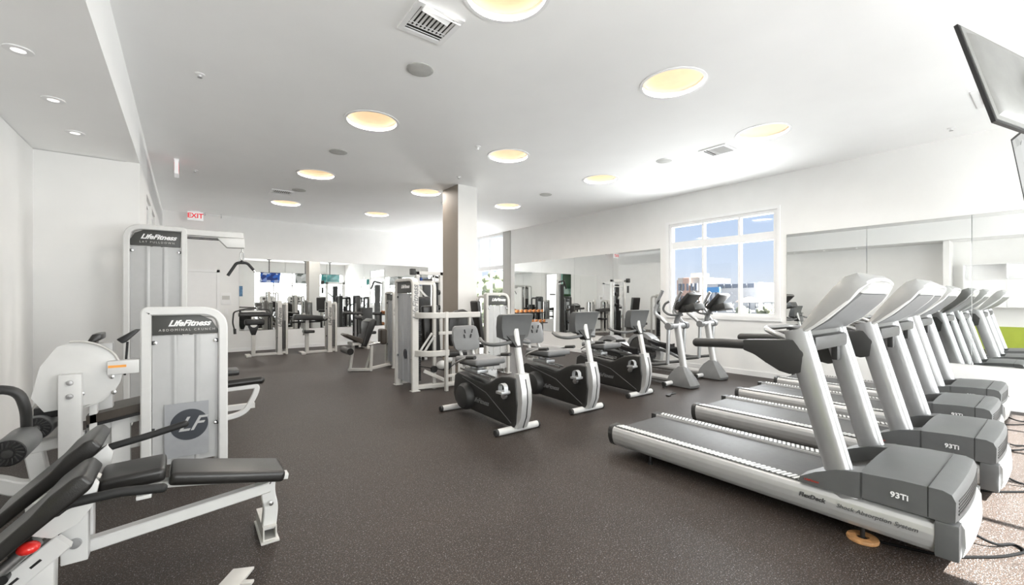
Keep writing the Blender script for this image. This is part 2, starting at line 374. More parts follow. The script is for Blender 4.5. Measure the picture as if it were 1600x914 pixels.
# door in the back wall, glazed hallway door
d = struct('door_1', G().span((-.197, BY - .05, .008), (.627, BY - .012, 2.007), .002), 'trim')
obj('door_frame', G().span((-.26, BY - .06, 0), (-.2, BY - .001, 2.07)).span((.63, BY - .06, 0), (.69, BY - .001, 2.07)).span((-.26, BY - .06, 2.01), (.69, BY - .001, 2.07)), 'trim', d, False)
obj('door_handle', G().tube([(-.12, BY - .051, 1.0), (-.12, BY - .10, 1.0), (-.02, BY - .10, 1.0)], .009, 8, .02), 'chrome', d)
d = struct('door_2', G().span((SX - .09, 7.75, 0), (SX - .03, 7.81, 2.8)).span((SX - .09, 8.69, 0), (SX - .03, 8.75, 2.8)).span((SX - .09, 7.81, 2.73), (SX - .03, 8.69, 2.8)), 'trim')
d = struct('door_3', G().span((SX - .09, 8.95, 0), (SX - .03, 9.01, 2.8)).span((SX - .09, 9.79, 0), (SX - .03, 9.85, 2.8)).span((SX - .09, 9.01, 2.73), (SX - .03, 9.79, 2.8)), 'trim')
obj('glass', G().span((SX - .065, 9.01, 0), (SX - .057, 9.79, 2.73)), 'tealglass', d, False)

# outside
struct('ground', G().span((RX + .5, -60, -6.2), (220, 160, -6)), mat('grey_asphalt', (.07, .07, .07), .8, scale=.3))
def bmat(n, c): return mat(n, c, .8, var=.05, scale=.4)
M['brick'] = bmat('rose_brick', (.46, .30, .24)); M['bwhite'] = bmat('white_render', (.46, .46, .47)); M['bdark'] = bmat('dark_glazing', (.14, .16, .20))
M['bblue'] = bmat('blue_sheet', (.10, .26, .50)); M['bbrown'] = bmat('brown_canvas', (.10, .08, .07)); M['bleaf'] = bmat('pale_leaves', (.22, .23, .16)); M['cream'] = bmat('cream_render', (.48, .42, .37))
t = thing('apartment_building', 'rose and cream apartment block seen through the left pane of the window', 'building', (80, 46.4, -6))
obj('wall', G().span((0, -2.2, 0), (12, 2.6, 11.2)).span((-.5, -.4, 0), (0, 1.0, 11.5)), 'brick', t, False)
obj('upper_wall', G().span((-.15, -2.4, 8.6), (12.1, 2.3, 11.6)).span((1, -1.5, 11.6), (5, .2, 12.5)), 'cream', t, False)
for k in range(5):
    for j in range(4): obj('window_pane', G().span((-.55, -2.0 + k * .88, 1.5 + j * 2.5), (-.2, -1.55 + k * .88, 2.9 + j * 2.5)), 'bdark', t, False)
t = thing('office_building', 'long white building with a strip of dark windows under its roof', 'building', (60, 28.6, -6))
obj('wall', G().span((0, -3.6, 0), (14, 3.4, 9.55)), 'bwhite', t, False)
for k in range(5): obj('window_pane', G().span((-.1, -3.1 + k * 1.0, 8.85), (.02, -2.25 + k * 1.0, 9.4)), 'bdark', t, False)
t = thing('billboard', 'blue roadside board on posts in front of the white building', 'sign', (45, 23.35, -6))
obj('board', G().span((0, -.7, 8.05), (.3, .7, 8.62)), 'bblue', t, False)
obj('post', G().span((.05, -.35, 0), (.25, -.2, 8.05)), 'bdark', t, False); obj('post', G().span((.05, .2, 0), (.25, .35, 8.05)), 'bdark', t, False)
t = thing('large_parasol', 'brown domed canopy on a pole seen beyond the window', 'umbrella', (35, 15.25, -6))
obj('canopy', G().lathe([(1.0, 7.08), (.9, 7.2), (.55, 7.38), (.1, 7.52), (0, 7.53)], n=16), 'bbrown', t); obj('pole', G().tube([(0, 0, 0), (0, 0, 7.4)], .05, 8), 'bdark', t)
t = thing('parking_structure', 'low white parking deck with dark open bays outside the window', 'building', (50, 20, -6))
g = G(); g.span((0, -3, 0), (14, 4.6, 5.9))
for z in (6.35, 6.85): g.span((0, -3, z), (.2, 4.6, z + .18))
for k in range(10): g.span((0, -3 + k * .82, 5.9), (.2, -2.9 + k * .82, 6.9))
obj('deck', g, 'bwhite', t, False)
for k in range(7): obj('open_bay', G().span((-.06, -2.7 + k * 1.0, 4.9), (.01, -2.1 + k * 1.0, 5.5)), 'bdark', t, False)
t = thing('rooftop_building', 'pale building with dark upper glazing at the right edge of the window view', 'building', (76, 27.5, -6))
obj('wall', G().span((0, -1.9, 0), (8, 2.4, 7.5)), 'cream', t, False); obj('window_pane', G().span((-.1, -1.7, 7.0), (8, .6, 8.15)), 'bdark', t, False)
for i, (x, y, h, lab) in enumerate(((47, 21.3, 6.0, 'pale green tree left of the brown canopy outside'), (47, 18.9, 6.1, 'pale green tree right of the brown canopy outside'))):
    t = thing('tree', lab, 'tree', (x, y, -6)); g = G()
    for k in range(14): g.ball((random.uniform(-.5, .5), random.uniform(-.6, .6), h + random.uniform(-.5, .35)), random.uniform(.25, .4), n=8)
    obj('crown', g, 'bleaf', t); obj('trunk', G().tube([(0, 0, 0), (0, 0, h)], .1, 8), 'bbrown', t)
def leafy(name, lab, x, y, z0, h, rad, n=130):
    t = thing(name, lab, 'tree', (x, y, z0)); g = G()
    for k in range(n):
        a = random.uniform(0, 2 * PI); rr = rad * math.sqrt(random.random()); z = h * random.uniform(.45, 1)
        g.ball((rr * math.cos(a), rr * math.sin(a), z), random.uniform(.16, .34), n=6)
    obj('crown', g, mat('leaf_green_' + name, (.20, .23, .13), .7, var=.25, scale=3), t); obj('trunk', G().tube([(0, 0, 0), (0, 0, h * .8)], .14, 8), 'bbrown', t)
leafy('garden_tree', 'leafy tree seen through the far window beside the column', 13.0, 18.3, -6, 8.6, 1.6)
leafy('shade_tree', 'second leafy tree further left behind the far window mullion', 14.5, 22.5, -6, 8.3, 1.5)

# mirrors: single sheets hung side by side
def mirror(y0, y1, z0, z1, lab, grp):
    return tag(obj('wall_mirror', G().span((RX - .008, y0 + .0015, z0), (RX - .0005, y1 - .0015, z1), .0015), 'mirror', None, False), lab, 'mirror', grp)
ORD = ['first', 'second', 'third', 'fourth', 'fifth']
for k in range(4):
    mirror(10.2 - (k + 1) * 1.245, 10.2 - k * 1.245, .47, 2.405, f'{ORD[k]} mirror sheet counted from the grey column towards the window', 'mirror sheets left of the window')
for k, (a, b) in enumerate(((1.81, 2.86), (.76, 1.81), (-.29, .76))):
    mirror(a, b, .52, 2.415, f'{ORD[k]} mirror sheet counted from the window, behind the treadmill row', 'mirror sheets behind the treadmills')
for k in range(5):
    tag(obj('wall_mirror', G().span((1.1 + k * 1.061 + .0015, BY - .008, .53), (1.1 + (k + 1) * 1.061 - .0015, BY - .0005, 2.40), .0015), 'mirror', None, False),
        f'{ORD[k]} mirror sheet from the left on the back wall', 'mirror', 'mirror sheets on the back wall')

t = thing('wall_poster', 'blue poster on the far wall, cut by the left edge of the back mirror', 'poster', (2.28, FRONT_Y, 1.77))
obj('sheet', G().span((-.22, 0, -.28), (.22, .008, .28)), mat('blue_poster', (.10, .22, .38), .5, var=.4, scale=6), t, False)
# left-hand cabinet and lime panel (seen in the right-hand mirrors)
t = thing('wall_cabinet', 'white wall cabinet with open cubbies, reflected in the mirror above the treadmills', 'cabinet', (LX, .6, 1.12))
g = G(); D = .32
g.span((.002, -1.1, 0), (D, -1.08, 1.16)); g.span((.002, 1.16, 0), (D, 1.18, 1.16)); g.span((.002, -1.08, 1.14), (D, 1.16, 1.16)); g.span((.002, -1.08, 0), (D, 1.16, .02)); g.span((.002, -1.08, .02), (.014, 1.16, 1.14))
for y in (-.35, .4): g.span((.014, y - .01, .02), (D, y + .01, 1.14))
g.span((.014, -1.08, .74), (D, 1.16, .76)); g.span((.014, -1.08, .38), (D - .01, -.36, .40)); obj('carcass', g, 'trim', t, False)
obj('door', G().span((D, -.345, .01), (D + .018, .39, .735), .002), 'trim', t, False); obj('door', G().span((D, .405, .01), (D + .018, 1.165, .735), .002), 'trim', t, False)
struct('trim_2', G().span((LX, -.6, 0), (LX + .02, 1.95, .62)), 'green')
# ------------------------------------------------------------------ ceiling fittings
NAMES = []
for i, (x, y) in enumerate(LIGHTS):
    row = {2.35: 'nearest', 5.0: 'second nearest', 7.7: 'third nearest', 10.4: 'farthest'}[y]; colm = {1.75: 'left', 3.76: 'middle', 5.77: 'right'}[x]
    if i == 0:
        L0 = t = thing('ceiling_light', '', 'ceiling light', (x, y, H), group='round recessed ceiling lights')
        obj('trim_ring', G().lathe([(LR + .025, -.006), (LR + .025, .0), (LR - .006, .0), (LR - .006, -.006)], n=40, ring=True), 'trim', t)
        g = G(); n = 40
        a = [(LR * math.cos(2 * PI * k / n), LR * math.sin(2 * PI * k / n)) for k in range(n)]
        g.rings([[(p[0] * .995, p[1] * .995, 0) for p in a], [(p[0] * .99, p[1] * .99, .11) for p in a]], cap=False); obj('housing', g, 'trim', t)
        obj('diffuser', G().lathe([(LR * .985, .11), (LR * .985, .05), (LR * .9, .045), (0, .045)], n=40), 'diffuser', t)
        ld = bpy.data.lights.new('lamp', 'AREA'); ld.shape = 'DISK'; ld.size = .5; ld.energy = LAMP; ld.color = (1, .93, .85); ld.spread = R(175)   # baffled lamp
        lo = bpy.data.objects.new('lamp', ld); COL.objects.link(lo); lo.parent = t; lo.location = (0, 0, .035)
    else:
        t = copy_tree(L0); t.location = (x, y, H)
    t['label'] = f'round warm recessed ceiling light, {colm} column, {row} row'
DL = [(-.84, 4.06, 'nearest'), (-.83, 4.91, 'middle'), (-.83, 5.76, 'farthest')]
for i, (x, y, w) in enumerate(DL):
    if i == 0:
        D0 = t = thing('downlight', '', 'downlight', (x, y, SOF), group='small downlights over the left bay')
        obj('trim_ring', G().lathe([(.07, -.004), (.07, .004), (.035, .004), (.035, -.004)], n=24, ring=True), 'trim', t); obj('lens', G().lathe([(.045, .002), (.045, -.003), (0, -.005)], n=20), 'smalllamp', t)
    else: t = copy_tree(D0); t.location = (x, y, SOF)
    t['label'] = f'small white downlight in the lowered left ceiling, {w} of three'
for x, y, w in ((1.70, 3.60, 'round grey ceiling speaker nearest the big louvred vent'), (1.73, 6.32, 'round grey ceiling speaker between the second and third left lights'), (1.74, 9.01, 'round grey ceiling speaker beside the far left vent'), (5.74, 6.39, 'round grey ceiling speaker right of the column top'), (5.76, 3.73, 'round pale ceiling speaker beyond the small right vent')):
    t = thing('ceiling_speaker', w, 'speaker', (x, y, H), group='round ceiling speakers')
    obj('grille', G().lathe([(.105, -.001), (.105, -.010), (.09, -.014), (0, -.015)], n=28), 'speaker', t); obj('rim', G().lathe([(.12, 0), (.12, -.008), (.106, -.012), (.106, 0)], n=28, ring=True), 'trim' if x > 5.75 else 'speaker', t)
def vent(x, y, s, rz, lab, flap=False):
    t = thing('ceiling_vent', lab, 'vent', (x, y, H), rz)
    g = G(); f = .04
    g.span((-s, -s, -.014), (s, -s + f, 0)); g.span((-s, s - f, -.014), (s, s, 0)); g.span((-s, -s + f, -.014), (-s + f, s - f, 0)); g.span((s - f, -s + f, -.014), (s, s - f, 0)); obj('frame', g, 'trim', t, False)
    obj('backing', G().span((-s + f, -s + f, -.002), (s - f, s - f, 0)), 'dark', t, False)
    n = 9
    g = G()
    for k in range(n): g.box((-s + f + (k + .5) * 2 * (s - f) / n, -.18 * s, -.009), (.016, 1.26 * s, .004), rot=(0, .5, 0))
    for k in range(3): g.box((0, s - f - .03 - k * .035, -.009), (2 * (s - f), .014, .004), rot=(.5, 0, 0))
    obj('louvre', g, 'trim', t, False)
    if flap: obj('deflector', G().box((0, -s * .93, -.045), (1.5 * s, .06, .008), rot=(.6, 0, 0)).box((-.25 * s, -s * 1.0, -.06), (1.2 * s, .05, .008), rot=(-.5, 0, .2)), 'trim', t, False)
vent(1.48, 2.95, .19, 0, 'white square louvred vent with a bent flap near the nearest ceiling lights', True)
vent(1.5, 9.38, .19, 0, 'white louvred vent beside the far left ceiling speaker')
vent(5.95, 3.01, .19, 0, 'small louvred vent beyond the nearest right ceiling light')
t = tag(obj('access_panel', G().span((6.3, .30, H - .008), (6.9, .62, H)).span((6.42, .36, H - .016), (6.8, .56, H - .008)), 'trim', None, False), 'flat white access panel in the ceiling above the treadmills', 'panel')
for x, y, w in ((3.19, 4.94, 'small white sprinkler head left of the middle ceiling light'), (3.72, 6.36, 'white sprinkler head just in front of the column top'), (.11, 4.92, 'flat white sprinkler cover near the lowered left ceiling'), (.13, 8.64, 'small sprinkler cover in the ceiling beyond the left beam'), (7.45, .89, 'small sprinkler head above the treadmill mirror'), (4.45, 8.3, 'sprinkler head right of the column and behind it')):
    t = thing('sprinkler', w, 'sprinkler', (x, y, H)); obj('escutcheon', G().lathe([(.04, 0), (.038, -.006), (.012, -.012), (.012, -.03), (0, -.03)], n=18), 'trim', t); obj('deflector', G().lathe([(.02, -.03), (.02, -.034), (0, -.036)], n=14), 'steel', t)
def exit_sign(x, y, rz, lab, horn=False):
    t = thing('exit_sign', lab, 'sign', (x, y, H), rz)
    obj('mount', G().span((-.10, -.03, -.03), (.10, .03, 0), .004), 'trim', t); b = obj('sign_box', G().span((-.15, -.025, -.23), (.15, .025, -.03), .006), 'exitface', t)
    text('lettering', 'EXIT', .155, 'exitred', b, (0, -.0262, -.128), FACE_NY, bold=.004, sx=.95)
    text('lettering', 'EXIT', .155, 'exitred', b, (0, .0262, -.128), (PI / 2, 0, PI), bold=.004, sx=.95)
exit_sign(.195, 12.6, 0, 'white EXIT sign with red letters above the back door')
exit_sign(-.10, 8.2, PI / 2, 'EXIT sign seen edge-on beside the lowered left ceiling')
t = thing('conduit', 'thin pipe with brackets under the ceiling right of the EXIT sign', 'pipe', (.36, 12.75, H))
obj('pipe', G().tube([(0, 0, -.05), (.36, 0, -.05)], .014, 8), 'trim', t); obj('bracket', G().span((.02, -.015, -.07), (.04, .015, 0)), 'steel', t); obj('bracket', G().span((.34, -.02, -.1), (.36, .02, 0)), 'steel', t)
t = thing('wall_notice', 'small white notice board and switch right of the back door', 'notice', (.82, BY, 1.35)); obj('board', G().span((-.11, -.014, -.14), (.11, 0, .15), .003), 'trim', t); obj('sheet', G().span((-.08, -.017, -.02), (.08, -.014, .08)), 'frame', t)
obj('wall_switch_dummy', G().span((-.03, -.012, -.4), (.05, 0, -.25), .003), 'trim', t).name = 'switch_plate'

# ------------------------------------------------------------------ televisions hung from the ceiling in front of the treadmills
def tv(c, yaw, tilt, scr, lab, w=1.0, h=.56):
    t = thing('hanging_television', lab, 'television', c, yaw, 'televisions hung over the treadmills')
    m = Matrix.Rotation(tilt, 4, 'X')
    b = obj('shell', G().span((-w / 2 + .012, -.012, -h / 2 + .012), (w / 2 - .012, -.004, h / 2 - .012)).rings([[(x * a, yy, z * a_) for x, z in ((-w / 2, -h / 2), (w / 2, -h / 2), (w / 2, h / 2), (-w / 2, h / 2))] for a, a_, yy in ((.90, .86, -.011), (.84, .78, -.03), (.6, .6, -.045))]).xf(m), 'tvback', t)
    obj('bezel', G().span((-w / 2, -.008, -h / 2), (w / 2, .008, -h / 2 + .018)).span((-w / 2, -.008, h / 2 - .018), (w / 2, .008, h / 2)).span((-w / 2, -.008, -h / 2 + .018), (-w / 2 + .018, .008, h / 2 - .018)).span((w / 2 - .018, -.008, -h / 2 + .018), (w / 2, .008, h / 2 - .018)).xf(m), 'black', t, False)
    obj('screen', G().span((-w / 2 + .018, -.004, -h / 2 + .018), (w / 2 - .018, .006, h / 2 - .018)).xf(m), scr, t, False)
    obj('mount_arm', G().box((0, -.10, 0), (.10, .10, .12), .006).tube([(0, -.13, -.06), (0, -.13, H - c[2])], .024, 12).box((0, -.13, H - c[2] - .012), (.16, .16, .024), .004), 'dgrey', t)
    return t
tv((3.58, .17, 2.47), R(-14), R(-14), 'screen_blue', 'television with a blue picture, hung nearest over the first treadmill')
tv((5.28, .13, 2.47), R(17), R(-8), 'screen_sheen', 'television with a pale reflection painted as screen glow, hung second along the treadmill row')
tv((6.62, .10, 2.47), R(0), R(-8), 'screen_teal', 'television with a teal picture, hung nearest the mirror wall')

# ------------------------------------------------------------------ treadmill
def hood_loft(xs, prof, bow, dome):
    g = G(); xm = .385
    g.rings([[(x, y - (bow * (1 - (x / xm) ** 2) * max(0, 1 - y / .25)), z + (dome * (1 - (x / xm) ** 2) if z > .3 else 0)) for y, z in prof] for x in xs])
    return g
def lin(a, b, n): return [a + (b - a) * i / (n - 1) for i in range(n)]
def make_treadmill():
    t = thing('treadmill', '', 'treadmill', (0, 0, 0), group='treadmills in a row')
    for s in (-1, 1):
        pr = [(s * .325, .062), (s * .350, .075), (s * .368, .10), (s * .379, .135), (s * .383, .17), (s * .379, .20), (s * .368, .222), (s * .35, .234), (s * .27, .236), (s * .27, .10), (s * .29, .062)]
        o = obj('side_rail', G().prism(pr, 'xz', .04, 2.10, .004), 'silver2', t)
        g = G()
        for k in range(48): g.box((s * .318, .60 + k * .031, .2385), (.074, .017, .007), rot=(0, 0, .35 * s))
        obj('tread_strip', g, 'white', o, False); obj('tread_base', G().span((s * .278, .58, .235), (s * .358, 2.09, .2375)), 'dgrey', o, False)
        obj('rear_cap', G().prism([(s * .328, .058), (s * .354, .072), (s * .371, .10), (s * .383, .135), (s * .387, .17), (s * .382, .205), (s * .37, .228), (s * .35, .239), (s * .26, .24), (s * .26, .10), (s * .30, .06)], 'xz', 2.10, 2.145, .008), 'dgrey', t)
        obj('front_cap', G().span((s * .30, -.015, .07), (s * .388, .075, .25), .012), 'grey', t)
        obj('handrail', G().tube([(s * .35, 1.335, 1.03), (s * .35, 1.15, 1.04), (s * .345, .95, 1.045)], .032, 14).ball((s * .35, 1.335, 1.03), .032).prism([(1.0, 1.078), (.70, 1.10), (.64, 1.02), (.66, .90), (.72, .882), (.78, .895), (.86, .94), (.93, .985), (1.0, 1.008)], 'yz', s * .345 - .032, s * .345 + .032, .012), 'dgrey', t)
        obj('upright', G().tube([(s * .333, .44, .215), (s * .333, .695, 1.16)], prof=ell(.042, .072, 20), up=(0, 1, 0)), 'silver', t)
        obj('hood_nose', hood_loft([s * .262, s * .30, s * .34, s * .383], [(.36, .24), (.36, .392), (.48, .368), (.58, .325), (.66, .275), (.67, .24)], 0, 0), 'grey', t)
        for y in (.37, 1.75): obj('levelling_foot', G().lathe([(.022, 0), (.022, .012), (.012, .016), (.012, .075), (0, .075)], (s * .33, y, 0), n=12), 'black', t)
    obj('deck', G().span((-.27, .30, .07), (.27, 2.09, .20)), 'black', t, False)
    obj('running_belt', G().prism([(.42, .204), (2.07, .204), (2.10, .19), (2.11, .165), (2.10, .14), (2.07, .13), (.42, .13)][::-1], 'yz', -.262, .262, .003).xf(Matrix.Translation((0, 0, .018))), 'belt', t)
    b = obj('motor_hood', hood_loft(lin(-.383, .383, 17), [(.03, .25), (.0, .262), (-.002, .36), (.012, .392), (.045, .405), (.2, .402), (.37, .388), (.37, .25)], .016, .018), 'grey', t)
    obj('hood_scoop', hood_loft(lin(-.262, .262, 9), [(.36, .24), (.36, .375), (.40, .335), (.46, .285), (.54, .25), (.60, .236), (.60, .232)], 0, 0), 'dgrey', t)
    obj('hood_seam', hood_loft(lin(-.3845, .3845, 17), [(.095, .255), (.095, .4075), (.098, .4075), (.098, .255)], .016, .018), 'black', b)
    g = G()
    for k in range(5): g.rings([[(x, -.004 - .016 * (1 - (x / .385) ** 2) - dy, .285 + k * .017 + dz) for dy, dz in ((0, 0), (0, .008), (-.02, .008), (-.02, 0))] for x in lin(-.33, .33, 13)])
    obj('air_slots', g, 'dgrey', b)
    obj('front_bumper', hood_loft(lin(-.32, .32, 15), [(.06, .065), (-.012, .08), (-.022, .13), (-.018, .22), (.0, .255), (.06, .255)], .02, 0), 'silver2', t)
    # console: a tilted slab whose upper end is rounded
    P = [(.75, 1.075), (.715, 1.115), (.60, 1.29), (.50, 1.425), (.455, 1.478), (.405, 1.50), (.365, 1.475)]          # rider's side, low to high
    Q = [(.68, 1.06), (.64, 1.16), (.53, 1.235), (.42, 1.35), (.385, 1.405), (.36, 1.43), (.352, 1.452)]              # far side
    hw = [.352, .366, .368, .362, .345, .31, .25]
    rings = []
    for (a, b_, w) in zip(P, Q, hw):
        cs = [(-w, b_), (-w, ((b_[0] + a[0]) / 2, (b_[1] + a[1]) / 2)), (-w * .93, a), (0, a), (w * .93, a), (w, ((b_[0] + a[0]) / 2, (b_[1] + a[1]) / 2)), (w, b_), (0, b_)]
        rings.append([(x, p[0], p[1]) for x, p in cs])
    c = obj('console', G().rings(rings), 'conshell', t)
    obj('back_panel', G().rings([[(-w, y - .012, z - .012), (w, y - .012, z - .012), (w, y + .006, z + .006), (-w, y + .006, z + .006)] for w, y, z in ((.315, .632, 1.168), (.325, .535, 1.237), (.315, .432, 1.345), (.27, .40, 1.386))]), 'lgrey', c)
    obj('visor', G().rings([[(-w, y - .014, z - .010), (w, y - .014, z - .010), (w, y + .01, z + .01), (-w, y + .01, z + .01)] for w, y, z in ((.275, .398, 1.392), (.25, .372, 1.428), (.20, .364, 1.445))]), 'white', c)
    g = G()
    for s in (-1, 1): g.tube([(s * .352, .645, 1.152), (s * .362, .535, 1.232), (s * .352, .425, 1.345), (s * .335, .39, 1.40), (s * .28, .362, 1.445), (s * .15, .353, 1.462), (0, .35, 1.466)], .011, 8, .04, 4)
    obj('rim_bead', g, 'white', c)
    obj('display', G().box((0, .5525, 1.355), (.42, .005, .13), .002, rot=(.636, 0, 0)).box((0, .6585, 1.208), (.5, .005, .10), .002, rot=(.58, 0, 0)), 'black', c)
    obj('crossbar', G().span((-.30, .60, 1.03), (.30, .68, 1.12), .02).span((-.26, .63, .93), (-.20, .67, 1.04), .01).span((.20, .63, .93), (.26, .67, 1.04), .01), 'dgrey', t)
    obj('pulse_grip', G().tube([(-.27, .70, 1.07), (-.27, .86, 1.13), (-.2, .93, 1.15), (.2, .93, 1.15), (.27, .86, 1.13), (.27, .70, 1.07)], .018, 10, .05), 'steel', t)
    obj('power_cord', G().tube([(.1, .02, .07), (.12, -.09, .02), (.26, -.15, .008), (.20, -.20, .008), (.02, -.12, .008), (-.2, .05, .008), (-.30, .30, .008)], .007, 8, .09, 6), 'cord', t)
    text('model_lettering', '93Ti', .040, 'paleink', b, (-.3862, .205, .318), FACE_NX, bold=.001)
    for o in [o for o in children(t) if o.name.startswith('side_rail')]:
        if o.data.vertices[0].co.x < 0:
            text('rail_lettering', 'FlexDeck', .035, 'ink', o, (-.3848, .60, .168), FACE_NX, shear=.25, bold=.0012)
            text('rail_lettering', 'Shock Absorption System', .033, 'grey', o, (-.3848, .305, .168), FACE_NX, shear=.25)
    text('brand_lettering', 'LifeFitness', .018, 'redink', b, (-.3865, .60, .268), FACE_NX, shear=.2)
    return t
TM = make_treadmill()
for i, (x, y, lab) in enumerate(((3.35, .34, 'nearest silver treadmill, its whole deck and side lettering in view'), (4.64, .30, 'second silver treadmill from the front of the row'), (5.84, .41, 'third silver treadmill, between the second and the mirror-side one'), (7.07, .44, 'silver treadmill farthest back, next to the mirror wall'))):
    t = TM if i == 0 else copy_tree(TM); t.location = (x, y, 0); t['label'] = lab
g = G(); n = 28
g.rings([[(r_ * math.cos(2 * PI * k / n), r_ * math.sin(2 * PI * k / n), z) for k in range(n)] for r_, z in ((.072, 0), (.074, .009), (.070, .018), (.030, .018), (.030, 0))], cap=False, closed=True)
tag(obj('wooden_disc', g, 'wood', None, True, (3.02, .71, 0)), 'round wooden pad on the floor under the nearest treadmill', 'pad')

# ------------------------------------------------------------------ recumbent exercise bike
def make_bike():
    t = thing('recumbent_bike', '', 'exercise bike', group='recumbent bikes in a row')
    def stab(y, w):
        o = obj('stabilizer', G().tube([(-w, y, .036), (w, y, .036)], .034, 16), 'white', t)
        for s in (-1, 1): obj('end_cap', G().lathe([(.036, 0), (.036, .022), (.028, .03), (0, .03)], (s * w, y, .036), 'x', 16, s), 'dgrey', o)
    stab(0, .255); stab(1.16, .24)
    b = obj('shell', G().prism([(-.03, .055), (.98, .085), (1.12, .11), (1.17, .20), (1.14, .43), (1.06, .475), (.90, .455), (.55, .43), (.47, .425), (.38, .455), (.28, .51), (.17, .548), (.05, .565), (-.06, .56), (-.085, .3), (-.06, .1)], 'yz', -.085, .085, .022, 3), 'shroud', t)
    for s in (-1, 1):
        obj('drive_cover', G().lathe([(.155, 0), (.15, .05), (.125, .085), (.06, .10), (0, .10)], (s * .083, .84, .225), 'x', 28, s), 'dgrey', b)
        obj('shell_crease', G().tube([(s * .086, .0, .10), (s * .0865, .45, .33), (s * .0865, .95, .43)], .004, 6), 'grey', b)
        c = obj('crank', G().tube([(s * .086, .09, .36), (s * .12, .09, .36)], .03, 14).box((s * .125, .09 + s * .05, .36 - s * .03), (.02, .15, .03), .006, rot=(s * .5, 0, 0)), 'steel', t)
        py, pz = .09 + s * .11, .36 - s * .07
        obj('pedal', G().tube([(s * .13, py, pz), (s * .25, py, pz)], .012, 8).box((s * .20, py, pz), (.11, .10, .028), .008).tube([(s * .20, py - .05, pz + .01), (s * .20, py - .045, pz + .07), (s * .20, py, pz + .09), (s * .20, py + .045, pz + .07), (s * .20, py + .05, pz + .01)], prof=rect(.05, .006, .001), fil=.03), 'silver', c)
    text('brand_lettering', 'LifeFitness', .075, 'lgrey', b, (-.0862, .56, .215), (PI / 2, 0, -PI / 2), shear=.35, bold=.001)
    g = G()
    ring = []
    for y0, y1, z in ((-.075, -.02, .055), (-.13, -.06, .18), (-.15, -.07, .33), (-.145, -.07, .44), (-.115, -.045, .55), (-.10, -.03, .60)):
        ring.append([(-.068, y1, z), (-.062, y0, z), (-.02, y0 - .008, z), (.02, y0 - .008, z), (.062, y0, z), (.068, y1, z)])
    obj('front_column', g.rings(ring), 'silver2', t)
    obj('column_seam', G().tube([(0, -.085, .06), (0, -.139, .18), (0, -.159, .33), (0, -.154, .44), (0, -.124, .55)], .006, 6), 'dgrey', t)
    obj('mast', G().tube([(0, -.068, .56), (0, .045, 1.04)], prof=rect(.062, .055, .012), up=(0, 1, 0)), 'white', t)
    c = obj('console', G().rings([[(-w, y0, z), (w, y0, z), (w * 1.02, (y0 + y1) / 2, z), (w, y1, z), (-w, y1, z), (-w * 1.02, (y0 + y1) / 2, z)] for w, y0, y1, z in ((.09, .03, .13, .93), (.16, .03, .145, .96), (.185, .02, .12, 1.06), (.20, -.005, .085, 1.165), (.195, -.015, .06, 1.19), (.18, -.005, .045, 1.197))]), 'grey', t)
    obj('display', G().box((0, .108, 1.09), (.26, .006, .12), .002, rot=(.33, 0, 0)), 'black', c)
    obj('console_neck', G().rings([[(-w, y0, z), (w, y0, z), (w, y1, z), (-w, y1, z)] for w, y0, y1, z in ((.04, -.03, .07, .86), (.07, .0, .1, .92), (.12, .02, .12, .98))]), 'dgrey', t)
    obj('handlebar', G().tube([(0, .02, .93), (-.13, .03, .90), (-.25, .10, .885), (-.27, .24, .90), (-.22, .36, .93)], .019, 12, .08).tube([(0, .02, .93), (.13, .03, .90), (.25, .10, .885), (.27, .24, .90), (.22, .36, .93)], .019, 12, .08), 'grey', t)
    for s in (-1, 1):
        obj('seat_rail', G().tube([(s * .035, .44, .475), (s * .035, 1.07, .515)], prof=rect(.022, .03, .004)), 'chrome', t)
    obj('seat_carriage', G().span((-.075, .64, .505), (.075, .92, .545), .01).tube([(0, .72, .53), (0, .70, .62)], .03, 12).tube([(0, .85, .53), (0, .85, .62)], .03, 12), 'silver', t)
    obj('seat', G().box((0, .70, .655), (.40, .46, .07), .03, seg=3), 'lgrey', t)
    obj('seat_pan', G().box((0, .72, .61), (.30, .40, .03), .01), 'dgrey', t)
    bk = obj('backrest', G().rings([[(-w, y - .03, z), (-w * .6, y - .05, z), (w * .6, y - .05, z), (w, y - .03, z), (w * .95, y + .025, z), (-w * .95, y + .025, z)] for w, y, z in ((.135, 1.0, .74), (.165, 1.0, .765), (.185, 1.02, .86), (.165, 1.045, .98), (.15, 1.05, 1.01), (.12, 1.055, 1.025))]), 'lgrey', t)
    g = G()
    for s in (-1, 1):
        for k in range(3): g.box((s * .05 * (1 - k * .12), .953 + k * .016, .965 - k * .06), (.012, .01, .045), rot=(0, s * .25, 0))
    obj('air_slots', g, 'black', bk, False)
    for s in (-1, 1): obj('backrest_post', G().tube([(s * .085, .90, .56), (s * .085, 1.04, .80)], .019, 10), 'white', t)
    for s in (-1, 1):
        h = obj('side_handle', G().tube([(s * .17, .95, .58), (s * .23, .85, .62), (s * .235, .62, .70), (s * .235, .46, .72)], .014, 10, .07), 'steel', t)
        obj('grip', G().tube([(s * .235, .60, .706), (s * .235, .44, .7225)], .02, 12), 'dgrey', h)
    return t
BK = make_bike()
for i, (x, y, lab) in enumerate(((2.69, 3.42, 'nearest charcoal recumbent bike, standing in front of the column'), (3.835, 3.53, 'middle charcoal recumbent bike of the row of three'), (5.04, 3.65, 'farthest charcoal recumbent bike, next to the ellipticals'))):
    t = BK if i == 0 else copy_tree(BK); t.location = (x, y, 0); t['label'] = lab

